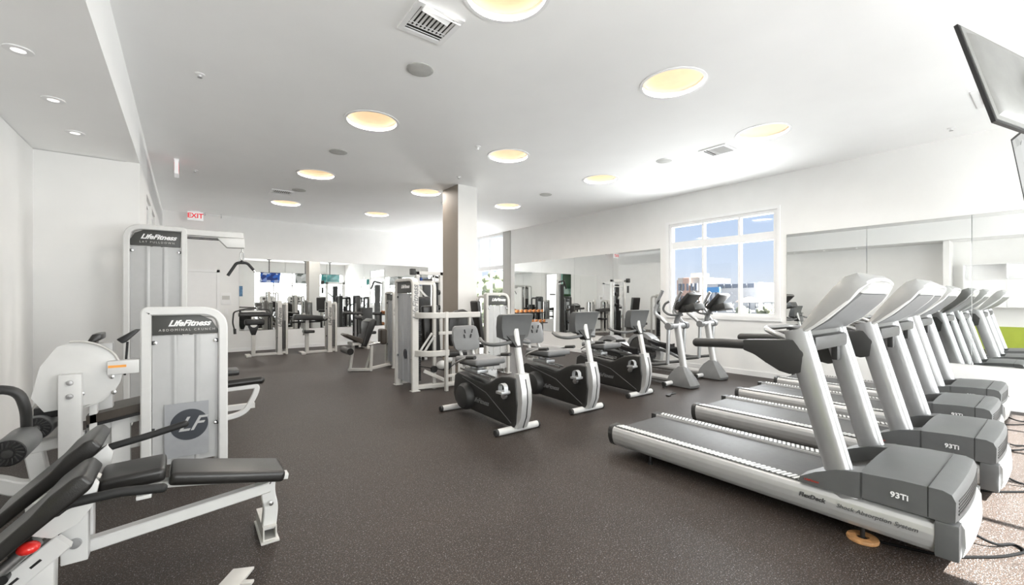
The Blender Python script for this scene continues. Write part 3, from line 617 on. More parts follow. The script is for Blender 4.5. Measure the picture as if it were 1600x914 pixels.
# ------------------------------------------------------------------ elliptical trainer
def make_elliptical():
    t = thing('elliptical_trainer', '', 'elliptical', group='elliptical trainers by the window')
    obj('base_rail', G().tube([(0, .22, .085), (0, 1.75, .085)], prof=rect(.13, .09, .03)), 'silver2', t)
    o = obj('stabilizer', G().tube([(-.30, .30, .055), (.30, .30, .055)], .032, 14), 'white', t)
    for s in (-1, 1): obj('end_cap', G().tube([(s * .30, .30, .055), (s * .33, .30, .055)], .034, 14).lathe([(.03, 0), (.03, .02), (0, .02)], (s * .3, .30, 0), n=12), 'dgrey', o)
    obj('stabilizer', G().tube([(-.28, 1.78, .045), (.28, 1.78, .045)], .036, 14), 'white', t)
    obj('nose_shell', G().rings([[(-w, y0 + .03, z), (-w * .6, y0, z), (w * .6, y0, z), (w, y0 + .03, z), (w * .9, y1, z), (-w * .9, y1, z)] for w, y0, y1, z in ((.13, -.04, .38, .012), (.135, -.05, .38, .05), (.12, -.0, .36, .14), (.085, .07, .30, .24), (.055, .12, .22, .31))]), 'lgrey', t)
    obj('column', G().tube([(0, .15, .22), (0, .27, .93)], prof=ell(.045, .055, 16), up=(0, 1, 0)), 'silver2', t)
    obj('neck', G().tube([(0, .27, .90), (0, .29, 1.0), (0, .25, 1.10), (0, .20, 1.18)], .038, 14, .06), 'lgrey', t)
    obj('pivot_hub', G().tube([(-.21, .27, .93), (.21, .27, .93)], .042, 16), 'silver', t)
    c = obj('console', G().box((0, .09, 1.31), (.36, .06, .33), .02, rot=(.75, 0, 0)).box((0, .12, 1.20), (.26, .12, .12), .03), 'shroud', t)
    obj('display', G().box((0, .1135, 1.332), (.29, .006, .23), .002, rot=(.75, 0, 0)), 'black', c)
    obj('bottle_tray', G().box((0, -.02, 1.22), (.30, .16, .11), .03, rot=(-.3, 0, 0)), 'dgrey', t)
    for s in (-1, 1):
        a = obj('moving_arm', G().tube([(s * .22, .30, .36), (s * .22, .28, .93), (s * .24, .37, 1.03), (s * .26, .50, 1.12), (s * .26, .46, 1.30), (s * .26, .36, 1.47)], .027, 12, .06), 'silver', t)
        obj('grip', G().tube([(s * .26, .49, 1.20), (s * .26, .44, 1.33), (s * .26, .36, 1.475)], .025, 12, .05), 'dgrey', a)
        obj('arm_bracket', G().lathe([(.055, -.04), (.055, .04)], (s * .22, .27, .93), 'x', 16), 'lgrey', a)
        obj('fixed_grip', G().tube([(s * .05, .22, 1.10), (s * .13, .34, 1.10), (s * .17, .42, 1.18), (s * .16, .38, 1.28), (s * .14, .32, 1.31)], .018, 10, .06), 'grey', t)
        k = obj('pedal_link', G().tube([(s * .22, .31, .36), (s * .2, .62, .30), (s * .17, .95, .36 - s * .04), (s * .15, 1.55, .52 + s * .05)], .026, 10, .1), 'grey', t)
        z = .47 - s * .05
        obj('foot_pedal', G().rings([[(s * .18 - .075, y, zz), (s * .18 + .075, y, zz), (s * .18 + .075, y, zz + hh), (s * .18 + .06, y, zz + .03), (s * .18 - .06, y, zz + .03), (s * .18 - .075, y, zz + hh)] for y, zz, hh in ((.82, z - .06, .09), (.88, z - .07, .08), (1.1, z - .03, .06), (1.28, z + .03, .045))]), 'black', k)
        obj('drive_disc', G().lathe([(.26, 0), (.26, .02), (.22, .03), (0, .035)], (s * .075, 1.55, .36), 'x', 30, s), 'dgrey', t)
    g = G(); rings = []
    for k in range(13):
        a = R(-15 + k * 16)
        rings.append([(-.11, 1.55 + math.cos(a) * .27, .36 + math.sin(a) * .27), (.11, 1.55 + math.cos(a) * .27, .36 + math.sin(a) * .27), (.10, 1.55 + math.cos(a) * .34, .36 + math.sin(a) * .34), (-.10, 1.55 + math.cos(a) * .34, .36 + math.sin(a) * .34)])
    obj('wheel_arch', g.rings(rings), 'lgrey', t)
    obj('rear_housing', G().prism([(1.26, .12), (1.85, .12), (1.83, .3), (1.72, .52), (1.5, .58), (1.3, .45)], 'yz', -.07, .07, .02), 'grey', t)
    obj('front_blade', G().rings([[(-.05, y - .05, z), (.05, y - .05, z), (.06, y + .05, z), (-.06, y + .05, z)] for y, z in ((1.22, .13), (1.19, .3), (1.22, .46), (1.30, .58))]), 'silver2', t)
    return t
EL = make_elliptical()
for i, (x, y, lab) in enumerate(((6.1, 3.46, 'grey elliptical trainer standing next to the recumbent bikes'), (7.12, 3.52, 'grey elliptical trainer standing close under the window'))):
    t = EL if i == 0 else copy_tree(EL); t.location = (x, y, 0); t['label'] = lab
t = thing('pedal_strap', 'loose black strap lying on the floor beside the farthest recumbent bike', 'strap', (5.42, 3.42, 0))
obj('band', G().tube([(-.10, -.03, .006), (0, .02, .012), (.12, .0, .006), (.16, .05, .006)], prof=rect(.04, .006, .001), fil=.04), 'black', t); obj('buckle', G().box((-.1, -.03, .01), (.05, .05, .018), .004), 'dgrey', t)

# ------------------------------------------------------------------ weight-stack tower (faces local -y)
def tower(t, x0, x1, h, dp=.10, rl=.12, rr=.12, yb=.32, hd=.15, fm='frame', sm='panel', title=None, logo=True, post=.06, decal=False, hm='header', stack=True):
    """front frame, header plate, shroud, knobs, stack; x0/x1 outer edges, front face at y = 0"""
    p = post / 2; yc = dp / 2
    g = G(); path = [(x0 + p, yc, 0), (x0 + p, yc, h - p), (x1 - p, yc, h - p), (x1 - p, yc, 0)]
    P = [Vector(v) for v in path]; out = [P[0]]
    for i, r in ((1, rl), (2, rr)):
        if r <= .01: out.append(P[i]); continue
        a, b, c = P[i - 1], P[i], P[i + 1]; q0 = b + (a - b).normalized() * r; q2 = b + (c - b).normalized() * r
        for j in range(8): tt = j / 7; out.append(q0 * (1 - tt) ** 2 + b * 2 * tt * (1 - tt) + q2 * tt * tt)
    out.append(P[3]); g.tube(out, prof=rect(post, dp, .008), up=(0, 1, 0)) if False else g.tube(out, prof=rect(post, dp, .008), up=(0, 1, 0))
    obj('frame', g, fm, t)
    a0, a1 = x0 + post + .003, x1 - post - .003; zt = h - post - .004
    def cut(r): return max(0, r - post * .6)
    hp = [(a0, zt - hd), (a1, zt - hd), (a1, zt - cut(rr))]
    if rr > .05: hp += [(a1 - cut(rr) * .35, zt - cut(rr) * .35)]
    hp += [(a1 - cut(rr), zt), (a0 + cut(rl), zt)]
    if rl > .05: hp += [(a0 + cut(rl) * .35, zt - cut(rl) * .35)]
    hp += [(a0, zt - cut(rl))]
    hp2 = [hp[0]]
    for q in hp[1:]:
        if (Vector(q) - Vector(hp2[-1])).length > .002: hp2.append(q)
    hdr = obj('header_plate', G().prism(hp2, 'xz', yc - .025, yc + .02, .003), hm, t)
    cx = (a0 + a1) / 2
    if logo: text('brand_lettering', 'LifeFitness', hd * .42, 'paleink', hdr, (cx + .02, yc - .0265, zt - hd * .42), FACE_NY, shear=.45, bold=.0025, sx=1.0)
    if title: text('title_lettering', title, hd * .17, 'frame', hdr, (cx + .01, yc - .0265, zt - hd * .76), FACE_NY, spacing=1.5)
    z0 = .10; z1 = zt - hd - .006; n = 48; pts = []
    for k in range(n + 1):                                # moulded sheet with upright ribs
        x = a0 + (a1 - a0) * k / n; u = k / n; d = 0
        for c in (.33, .67):
            q = abs(u - c); d += .012 * max(0, 1 - (q / .045) ** 2) if q < .045 else 0
        pts.append((x, d))
    g = G(); g.rings([[(x, yc - .012 - d, z) for x, d in pts] + [(x, yc + .004, z) for x, d in pts[::-1]] for z in (z0, z1)])
    sh = obj('shroud', g, sm, t)
    for zz in (z1 - .05, z0 + .28 * (z1 - z0)):
        for x, s in ((a0, -1), (a1, 1)):
            k = obj('clamp_knob', G().box((x, yc - .02, zz), (.035, .03, .028), .006), 'black', t)
            obj('clamp_screw', G().lathe([(.012, 0), (.011, -.012), (0, -.014)], (x - s * .018, yc - .03, zz), 'y', 12), 'chrome', k)
    if decal:
        zc = z0 + .19 * (z1 - z0) + .10
        obj('decal_sheet', G().span((a0 + .07, yc - .0275, zc - .24), (a1 - .06, yc - .0255, zc + .17)), 'smoke', sh, False)
        e = G(); e.lathe([(.118, 0), (.118, .0015)], (cx + .02, yc - .0292, zc), 'y', 40); obj('round_logo', e, 'decal', sh)
        text('logo_lettering', 'LF', .15, 'panel', sh, (cx + .018, yc - .0298, zc), FACE_NY, shear=.5, bold=.002)
    if stack:
        g = G(); k = 0; z = .12
        while z < h * .62: g.span((a0 + .09, yc + .05, z), (a1 - .09, yc + .15, z + .026)); z += .029
        obj('weight_stack', g, 'black', t, False)
        for x in (a0 + .17, a1 - .17): obj('guide_rod', G().tube([(x, yc + .1, .06), (x, yc + .1, zt - .02)], .012, 8), 'chrome', t)
    obj('back_frame', G().tube([(x0 + p, yb, 0), (x0 + p, yb, h - .06), (x1 - p, yb, h - .06), (x1 - p, yb, 0)], prof=rect(post, .05, .006), fil=.1, up=(0, 1, 0)).span((x0 + p, dp, .02), (x0 + p + .05, yb, .08)).span((x1 - p - .05, dp, .02), (x1 - p, yb, .08)).span((x0 + p, dp, h - .10), (x0 + p + .04, yb, h - .06)).span((x1 - p - .04, dp, h - .10), (x1 - p, yb, h - .06)), fm, t)
    for x in (x0 + p, x1 - p): obj('foot_plate', G().span((x - .05, -.015, 0), (x + .05, dp + .015, .012), .003), fm, t)
    return sh

# ------------------------------------------------------------------ lat pulldown (far left)
t = thing('lat_pulldown_machine', 'tall white lat pulldown machine with overhead arm behind the abdominal machine', 'gym machine', (-.26, 6.1, 0))
tower(t, -.265, .28, 2.16, rl=.14, rr=.02, hd=.17, fm='white', title='LAT PULLDOWN', post=.055, yb=.34)
obj('overhead_arm', G().tube([(.2, .08, 2.115), (.83, .08, 2.12)], prof=rect(.08, .07, .008)), 'white', t)
obj('arm_cable', G().tube([(.26, .06, 2.06), (.80, .06, 2.065)], .006, 6).tube([(.26, .10, 2.05), (.80, .10, 2.055)], .006, 6), 'black', t)
obj('pulley_cover', G().prism([(.56, 2.075), (.84, 2.085), (.84, 1.97), (.66, 1.965)], 'xz', .03, .13, .006), 'white', t)
obj('seat_post', G().tube([(.32, .08, .04), (.32, .08, .42)], prof=rect(.08, .08, .01)).span((.26, .05, .0), (.95, .11, .06)), 'white', t)
obj('seat', G().box((.62, .08, .47), (.32, .30, .07), .025).tube([(.62, .08, .06), (.62, .08, .44)], .03, 10), 'vinyl', t)
t = thing('pulldown_bar', 'black V-shaped grip bar hanging on a carabiner from the lat pulldown arm', 'grip bar', (.555, 6.18, 1.965))
obj('carabiner', G().tube([(-.018, 0, -.05), (-.018, 0, -.12), (0, 0, -.145), (.018, 0, -.12), (.018, 0, -.05), (0, 0, -.032)], .006, 8, .015, 4, closed=True).tube([(0, 0, 0), (0, 0, -.035)], .007, 8), 'steel', t)
b = obj('bar', G().tube([(-.145, 0, -.335), (-.055, 0, -.175), (.055, 0, -.17), (.13, 0, -.265)], .017, 12, .03).ball((0, 0, -.16), .02), 'black', t)
obj('end_plug', G().tube([(.124, 0, -.257), (.142, 0, -.28)], .018, 12), 'chrome', b)

# ------------------------------------------------------------------ abdominal machine (front left)
t = thing('abdominal_crunch_machine', 'white abdominal crunch weight machine with roller pads near the left wall', 'gym machine', (0, 4.1, 0))
sh = tower(t, -.258, .273, 1.29, rl=.015, rr=.15, hd=.145, fm='white', title='ABDOMINAL CRUNCH', post=.062, decal=True)
g = G(); pts = []
for k in range(17):                                        # cam plate: quarter round outline
    a = R(95 - k * 11.5); pts.append((-.58 + .225 * math.cos(a), .83 + .23 * math.sin(a)))
pts += [(-.52, .62), (-.74, .60), (-.80, .70), (-.76, .90), (-.68, 1.03)]
c = obj('cam_plate', G().prism(pts, 'xz', .02, .045, .004), 'white', t)
obj('cam_rim', G().tube([(-.62, .01, 1.06), (-.56, .01, 1.06), (-.48, .01, 1.035), (-.40, .01, .975), (-.362, .01, .88)], .008, 8, .05), 'frame', c)
for x, z in ((-.60, .79), (-.56, .70), (-.40, .69), (-.41, .80)): obj('bolt', G().lathe([(.016, 0), (.014, -.012), (0, -.014)], (x, .022, z), 'y', 14), 'chrome', c)
p = obj('post', G().span((-.665, -.05, .0), (-.555, .018, .845), .006), 'white', t)
for z in (.79, .70): obj('bolt', G().lathe([(.018, 0), (.016, -.012), (0, -.014)], (-.61, -.05, z), 'y', 14), 'steel', p)
obj('inner_post', G().span((-.53, .05, .05), (-.49, .12, .70), .004), 'white', t)
k = obj('cam_bracket', G().span((-.43, -.03, .82), (-.262, .05, .915), .006), 'white', t)
obj('warning_label', G().span((-.425, -.0325, .868), (-.33, -.0305, .885)), 'orange', k, False)
obj('back_frame_post', G().span((-.50, .16, .1), (-.42, .24, 1.03), .006), 'white', t)
obj('shoulder_pad', G().prism([(-.54, .93), (-.55, 1.04), (-.52, 1.10), (-.47, 1.105), (-.47, 1.06), (-.51, 1.04), (-.51, .93)], 'xz', .08, .30, .012), 'vinyl', t)
obj('chest_pad', G().prism([(-.36, 1.03), (-.39, 1.06), (-.30, 1.12), (-.265, 1.12), (-.34, 1.035)], 'xz', .03, .24, .008), 'black', t)
obj('pull_strap', G().tube([(-.33, .05, 1.04), (-.345, .05, .80)], .008, 6), 'black', t)
obj('seat', G().rings([[(x, .05, z), (x, .40, z), (x, .40, z + .06), (x, .05, z + .06)] for x, z in ((-.545, .475), (-.40, .50), (-.22, .53), (-.12, .54))]), 'brownvinyl', t)
obj('seat_pan', G().rings([[(x, .06, z), (x, .39, z), (x, .39, z + .022), (x, .06, z + .022)] for x, z in ((-.545, .45), (-.22, .505), (-.12, .515))]), 'black', t)
obj('seat_frame', G().span((-.42, .1, .02), (-.32, .18, .50)).tube([(-.55, .14, .42), (-.14, .14, .49)], prof=rect(.06, .05, .006)).tube([(-.55, .14, .25), (-.14, .14, .29)], prof=rect(.06, .05, .006)).span((-.27, .1, .3), (-.225, .18, .5)), 'white', t)
ax, az = -.765, .51
for y0, y1 in ((-.59, -.27), (-.03, .24)):
    r = obj('roller_pad', G().lathe([(.066, y0 + .006), (.076, y0 + .02), (.076, y1 - .02), (.066, y1)], (ax, 0, az), 'y', 30), 'grey', t)
    obj('roller_cap', G().lathe([(.071, y0 + .004), (.071, y0), (.066, y0 - .004), (0, y0 - .004)], (ax, 0, az), 'y', 30), 'black', r)
    g = G()
    for q in range(16):
        a = 2 * PI * q / 16; g.box((ax + .047 * math.cos(a), y0 - .006, az + .047 * math.sin(a)), (.032, .010, .006), .002, rot=(0, -a + .35, 0))
    g.lathe([(.024, y0 - .002), (.022, y0 - .012), (0, y0 - .014)], (ax, 0, az), 'y', 20); obj('cap_fins', g, 'dgrey', r)
obj('roller_axle', G().tube([(ax, -.30, az), (ax, .30, az)], .02, 10), 'steel', t)
obj('swing_plate', G().prism([(-.90, .36), (-.72, .33), (-.675, .40), (-.70, .60), (-.78, .70), (-.84, .60)], 'xz', .26, .29, .005), 'frame', t)
obj('hand_grip', G().tube([(-1.0, -.35, .82), (-.88, -.35, .835), (-.775, -.35, .81), (-.748, -.34, .70), (-.762, -.25, .54)], .026, 14, .07), 'dgrey', t)
obj('guard_block', G().span((-.79, .03, .56), (-.62, .14, .63), .008), 'black', t); obj('guard_block', G().span((-.66, -.01, .60), (-.60, .10, .66), .006), 'steel', t)
obj('side_frame', G().tube([(-1.02, .10, .30), (-.90, .10, .35), (-.55, .10, .39)], prof=rect(.09, .07, .008), fil=.05).tube([(-1.05, .10, .19), (-.95, .10, .16), (-.86, .10, .10), (-.62, .10, .095), (-.26, .10, .05)], prof=rect(.09, .09, .008), fil=.08).tube([(-.80, .10, .36), (-.76, .10, .10)], prof=rect(.09, .08, .008), up=(0, 1, 0)).span((-1.1, -.1, 0), (-1.0, .3, .05)).span((-.80, -.1, 0), (-.72, .3, .05)), 'white', t)
ar = obj('arm_frame', G().tube([(.22, .36, .565), (.52, .33, .575), (.50, .33, .50), (.43, .34, .36), (.35, .35, .325), (.2, .36, .31)], prof=rect(.045, .04, .006), fil=.06, up=(0, 1, 0)), 'white', t)
obj('arm_pad', G().tube([(.2, .355, .605), (.54, .33, .62)], .034, 14).ball((.54, .33, .62), .034), 'vinyl', ar)

# ------------------------------------------------------------------ foreground bench
t = thing('adjustable_bench', 'low white bench with black pads and a red knob in the left foreground', 'bench', (0, 0, 0))
obj('main_beam', G().tube([(-.40, 2.70, .235), (.37, 2.70, .315)], prof=rect(.06, .055, .005)), 'white', t)
obj('front_link', G().tube([(.372, 2.735, .375), (.365, 2.735, .27), (.385, 2.745, .19), (.375, 2.76, .06)], prof=rect(.07, .055, .005), fil=.04, up=(0, 1, 0)), 'white', t)
g = G(); q = [(-.034, .012), (.034, .012), (.034, .086), (-.034, .086)]; qi = [(-.027, .019), (.027, .019), (.027, .079), (-.027, .079)]
g.rings([[(.375 + x, y, z) for x, z in c] for c, y in ((q, 2.98), (q, 2.70), (qi, 2.70), (qi, 2.97))], cap=True)
g.span((.33, 2.685, 0), (.42, 2.99, .012), .002); obj('front_foot', g, 'frame', t)
for z, x in ((.335, .37), (.215, .38)): obj('bolt', G().lathe([(.014, 0), (.012, -.01), (0, -.012)], (x, 2.705, z), 'y', 12), 'chrome', t)
obj('pad_rail', G().tube([(-.34, 2.70, .475), (-.05, 2.70, .445), (.46, 2.70, .355)], prof=rect(.07, .03, .004), fil=.03), 'white', t)
obj('pivot_post', G().span((-.42, 2.60, .215), (-.335, 2.66, .50), .005).span((-.42, 2.74, .215), (-.335, 2.80, .50), .005), 'white', t)
obj('bolt', G().lathe([(.022, 0), (.02, -.012), (0, -.014)], (-.375, 2.60, .30), 'y', 16), 'silver', t)
def pad(name, c, d, rot, m='vinyl', bev=.022): return obj(name, G().box(c, d, bev, rot, 3), m, t)
pad('back_pad', (.185, 2.70, .445), (.50, .255, .06), (0, .215, 0)); pad('seat_pad', (-.19, 2.70, .525), (.235, .255, .065), (0, -.03, 0))
# split hip pads rising to the right
for y0, y1, nm in ((2.34, 2.60, 'near'), (2.78, 3.11, 'far')):
    pr = [(-.66, .335), (-.645, .36), (-.46, .535), (-.41, .60), (-.345, .655), (-.315, .662), (-.285, .622), (-.30, .595), (-.42, .495), (-.62, .32)]
    pr = [(x - (.0 if nm == 'near' else .025), z + (.0 if nm == 'near' else .03)) for x, z in pr]
    obj('hip_pad', G().prism(pr, 'xz', y0, y1, .014, 3), 'vinyl', t)
    obj('pad_bracket', G().prism([(-.50, .44), (-.31, .62), (-.285, .58), (-.30, .50), (-.34, .44), (-.42, .40)], 'xz', (y0 + y1) / 2 - .02, (y0 + y1) / 2 + .02, .005), 'white', t)
h = obj('handle', G().tube([(-.40, 2.50, .46), (-.41, 2.46, .50), (-.375, 2.44, .53), (-.22, 2.44, .535), (-.08, 2.44, .515)], .02, 12, .03).ball((-.08, 2.44, .515), .02), 'rubber', t)
h = obj('handle', G().tube([(-.36, 2.95, .56), (-.31, 2.95, .60), (-.15, 2.95, .63), (.0, 2.95, .665)], .018, 12, .04).ball((.0, 2.95, .665), .018), 'rubber', t)
obj('handle_stop', G().box((-.15, 2.60, .44), (.055, .04, .018), .004), 'white', t)
obj('slide_rail', G().tube([(-.30, 2.66, .55), (-.56, 2.66, .27), (-.74, 2.66, .11)], prof=rect(.06, .03, .004)), 'frame', t)
sr = obj('slotted_rail', G().tube([(-.395, 2.52, .36), (-.82, 2.50, .02)], prof=rect(.05, .075, .004), up=(0, 0, 1)), 'white', t)
g = G()
for q in range(5): g.box((-.47 - q * .06, 2.4925 - q * .003, .30 - q * .048), (.038, .006, .010), .001, rot=(0, -.675, 0))
obj('slot', g, 'black', sr, False)
obj('corner_leg', G().prism([(-.50, .0), (-.425, .0), (-.42, .35), (-.44, .37), (-.52, .30)], 'xz', 2.50, 2.58, .004), 'white', t)
obj('corner_cap', G().box((-.415, 2.55, .385), (.035, .06, .012), .002, rot=(0, -.7, 0)), 'black', t)
kb = obj('knob_stem', G().tube([(-.505, 2.49, .345), (-.48, 2.47, .385)], .012, 10).tube([(-.68, 2.47, .20), (-.46, 2.47, .40)], .022, 12), 'steel', t)
obj('red_knob', G().ball((-.478, 2.435, .392), .028, (1.2, 1.2, .85), 18), 'red', kb)
for x, z in ((-.55, .285), (-.60, .235)): obj('hinge_bushing', G().lathe([(.018, -.02), (.018, .02)], (x, 2.47, z), 'y', 14), 'black', t)
obj('under_box', G().box((-.50, 2.62, .40), (.20, .10, .07), .006, rot=(0, -.78, 0)), 'brownvinyl', t)
obj('foot_plate', G().box((-.78, 2.66, .018), (.14, .42, .036), .005), 'frame', t)
t = thing('floor_bracket', 'pale steel bracket lying on the floor at the bottom edge of the photo', 'bracket', (.17, 2.40, 0), -.55)
obj('plate', G().prism([(-.05, -.09), (.05, -.08), (.05, .12), (-.045, .11)], 'xy', .004, .016, .002), 'frame', t); obj('lug', G().box((.075, .0, .012), (.05, .03, .014), .005), 'frame', t); obj('foot_pad', G().span((-.04, -.07, 0), (.04, .09, .004)), 'rubber', t)

# ------------------------------------------------------------------ machine with the guard rails in the middle
RN = -PI / 2                                               # towers whose face looks to -X (local x runs along world -Y)
t = thing('shoulder_press_machine', 'pale weight machine with curved guard rails and black pads left of the column', 'gym machine', (2.62, 6.14, 0), RN)
tower(t, -.33, .34, 1.66, dp=.10, rl=.06, rr=.10, hd=.17, sm='smoke', post=.05, yb=.36)
for o in children(t):
    if o.name.startswith('frame'): text('post_lettering', 'LifeFitness', .12, 'lgrey', o, (.3412, .05, 1.30), (PI / 2, -PI / 2, PI / 2), shear=.3, bold=.002)
obj('round_logo', G().lathe([(.075, 0), (.075, .002)], (.02, .0275, .52), 'y', 28), 'decal', t)
for z, nm in ((1.11, 'upper'), (.56, 'lower')):
    obj('guard_rail', G().tube([(.33, .05, z), (.50, .10, z), (.58, .22, z), (.585, .42, z), (.585, 1.0 if nm == 'upper' else .46, z)], prof=rect(.035, .085, .008), fil=.10, up=(0, 0, 1)), 'frame', t)
obj('guard_post', G().span((.555, .40, 0), (.605, .445, 1.16), .005).span((.555, .80, .95), (.60, .84, 1.15), .005), 'frame', t)
obj('guard_rail', G().span((.57, .30, .83), (.60, .52, .875), .004).span((.565, .445, .20), (.60, .66, .24), .004).span((.565, .445, .08), (.60, .66, .12), .004), 'frame', t)
obj('backrest', G().box((.20, .36, .86), (.10, .27, .78), .035, rot=(.06, 0, 0), seg=3).xf(Matrix.Translation((0, 0, 0))), 'vinyl', t)
pr = [(.62, .62), (1.02, .62), (1.05, .95), (1.0, 1.12), (.86, 1.19), (.72, 1.17), (.60, 1.08), (.57, .9)]
obj('shoulder_pad', G().prism(pr, 'yz', .28, .36, .025, 3), 'vinyl', t)
obj('seat', G().box((.22, .72, .50), (.36, .36, .09), .03, seg=3), 'vinyl', t)
obj('linkage', G().tube([(.30, .18, .52), (.40, .32, .80)], prof=rect(.05, .03, .004)).tube([(.26, .14, .55), (.36, .30, .84)], prof=rect(.04, .03, .004)), 'white', t)
obj('pulley', G().lathe([(.07, -.02), (.07, .02)], (.35, .55, .33), 'x', 20).lathe([(.05, -.02), (.05, .02)], (.35, .34, .30), 'x', 18), 'black', t)
obj('base_frame', G().tube([(.28, .10, .05), (.36, .45, .05), (.36, 1.1, .05)], prof=rect(.07, .06, .006), fil=.08).tube([(.30, .2, .28), (.40, .5, .12)], prof=rect(.05, .05, .005)).span((.1, 1.05, 0), (.6, 1.15, .06)).span((.19, .70, .05), (.25, .76, .46)), 'frame', t)
obj('cable', G().tube([(.32, .12, .36), (.35, .33, .31), (.36, .55, .26), (.3, .75, .36)], .008, 6), 'black', t)
obj('crank_cover', G().ball((.38, .46, .36), .08, (.5, 1.2, .8)).ball((.36, .58, .43), .06, (.6, 1.2, .9)), 'white', t)

# leg machine behind it
t = thing('leg_extension_machine', 'leg extension machine with tilted black seat left of the guard-rail machine', 'gym machine', (3.22, 8.24, 0), RN)
tower(t, -.22, .22, 1.50, rl=.05, rr=.06, hd=.12, sm='smoke', post=.05, logo=False)
for o in children(t):
    if o.name.startswith('frame'): text('post_lettering', 'LifeFitness', .10, 'lgrey', o, (.2212, .05, 1.15), (PI / 2, -PI / 2, PI / 2), shear=.3)
obj('grip_strip', G().span((.222, .01, .72), (.232, .04, 1.02), .003), 'white', t)
obj('seat', G().prism([(-.93, .69), (-.90, .72), (-.62, .62), (-.58, .55), (-.60, .50), (-.86, .64)], 'yz', -.02, .34, .015, 3), 'brownvinyl', t)
obj('backrest', G().prism([(-.64, .50), (-.56, .46), (-.37, .92), (-.38, .97), (-.44, .98), (-.52, .93)], 'yz', -.04, .36, .02, 3), 'vinyl', t)
obj('roller_pad', G().tube([(-.05, -.86, .40), (.38, -.86, .40)], .06, 16), 'vinyl', t); obj('roller_pad', G().tube([(-.05, -.62, 1.0), (.36, -.62, 1.0)], .035, 14).tube([(.16, -.62, .7), (.16, -.62, 1.0)], .02, 8), 'dgrey', t)
obj('frame_legs', G().tube([(.28, -.46, 0), (.28, -.44, .52)], prof=rect(.05, .05, .005), up=(0, 1, 0)).tube([(.06, -.78, 0), (.06, -.70, .55)], prof=rect(.05, .05, .005), up=(0, 1, 0)).tube([(.30, -.46, .03), (.05, -.80, .03)], prof=rect(.05, .05, .005)).tube([(.28, -.46, .05), (.15, -.05, .08)], prof=rect(.05, .05, .005)).tube([(-.1, -.42, .0), (-.05, -.3, .5)], .02, 8).span((.0, -.80, .50), (.30, -.40, .55)), 'frame', t)
obj('side_pad', G().box((.1, -.17, .62), (.20, .12, .30), .04, seg=3), 'brownvinyl', t); obj('lever', G().tube([(.30, -.5, .50), (.34, -.3, .52)], .02, 10), 'chrome', t)

# cable machine left of the column
t = thing('cable_machine', 'tall white cable machine with diagonal arms just left of the column', 'gym machine', (4.5, 9.0, 0))
obj('upright', G().span((-.34, 0, 0), (-.26, .09, 1.98), .006), 'white', t); obj('upright', G().span((.26, 0, 0), (.34, .09, 1.98), .006), 'white', t)
obj('top_beam', G().span((-.34, .0, 1.90), (.34, .09, 1.98), .006).tube([(-.32, .05, 1.75), (.32, .05, 1.75)], .016, 10).tube([(-.3, .05, 1.62), (-.02, .05, 1.35)], prof=rect(.05, .05, .005)), 'white', t)
obj('base', G().span((-.42, -.35, 0), (-.24, .45, .06), .006).span((.24, -.35, 0), (.42, .45, .06), .006).span((-.3, .1, 0), (.3, .18, .06)), 'white', t)
obj('weight_stack', G().span((-.16, .05, .1), (.10, .2, .95)).span((-.11, .08, .95), (.06, .17, 1.82)), 'black', t, False)
for x in (.12, .18): obj('guide_rod', G().tube([(x, .12, .05), (x, .12, 1.9)], .013, 8), 'chrome', t)
for z in (1.5, 1.15): obj('pulley', G().lathe([(.06, -.02), (.06, .02)], (.20, -.04, z), 'x', 18), 'black', t)
obj('pulley_head', G().box((-.44, -.02, 1.96), (.12, .1, .14), .02).tube([(-.44, -.02, 1.78), (-.44, -.02, 1.55)], .035, 10), 'dgrey', t)
obj('backrest', G().box((-.38, -.35, 1.15), (.38, .09, .5), .03, rot=(.12, 0, 0), seg=3), 'vinyl', t)
obj('seat', G().box((-.38, -.52, .55), (.36, .36, .08), .03, seg=3).tube([(-.38, -.42, .02), (-.38, -.42, .52)], .035, 10), 'vinyl', t)

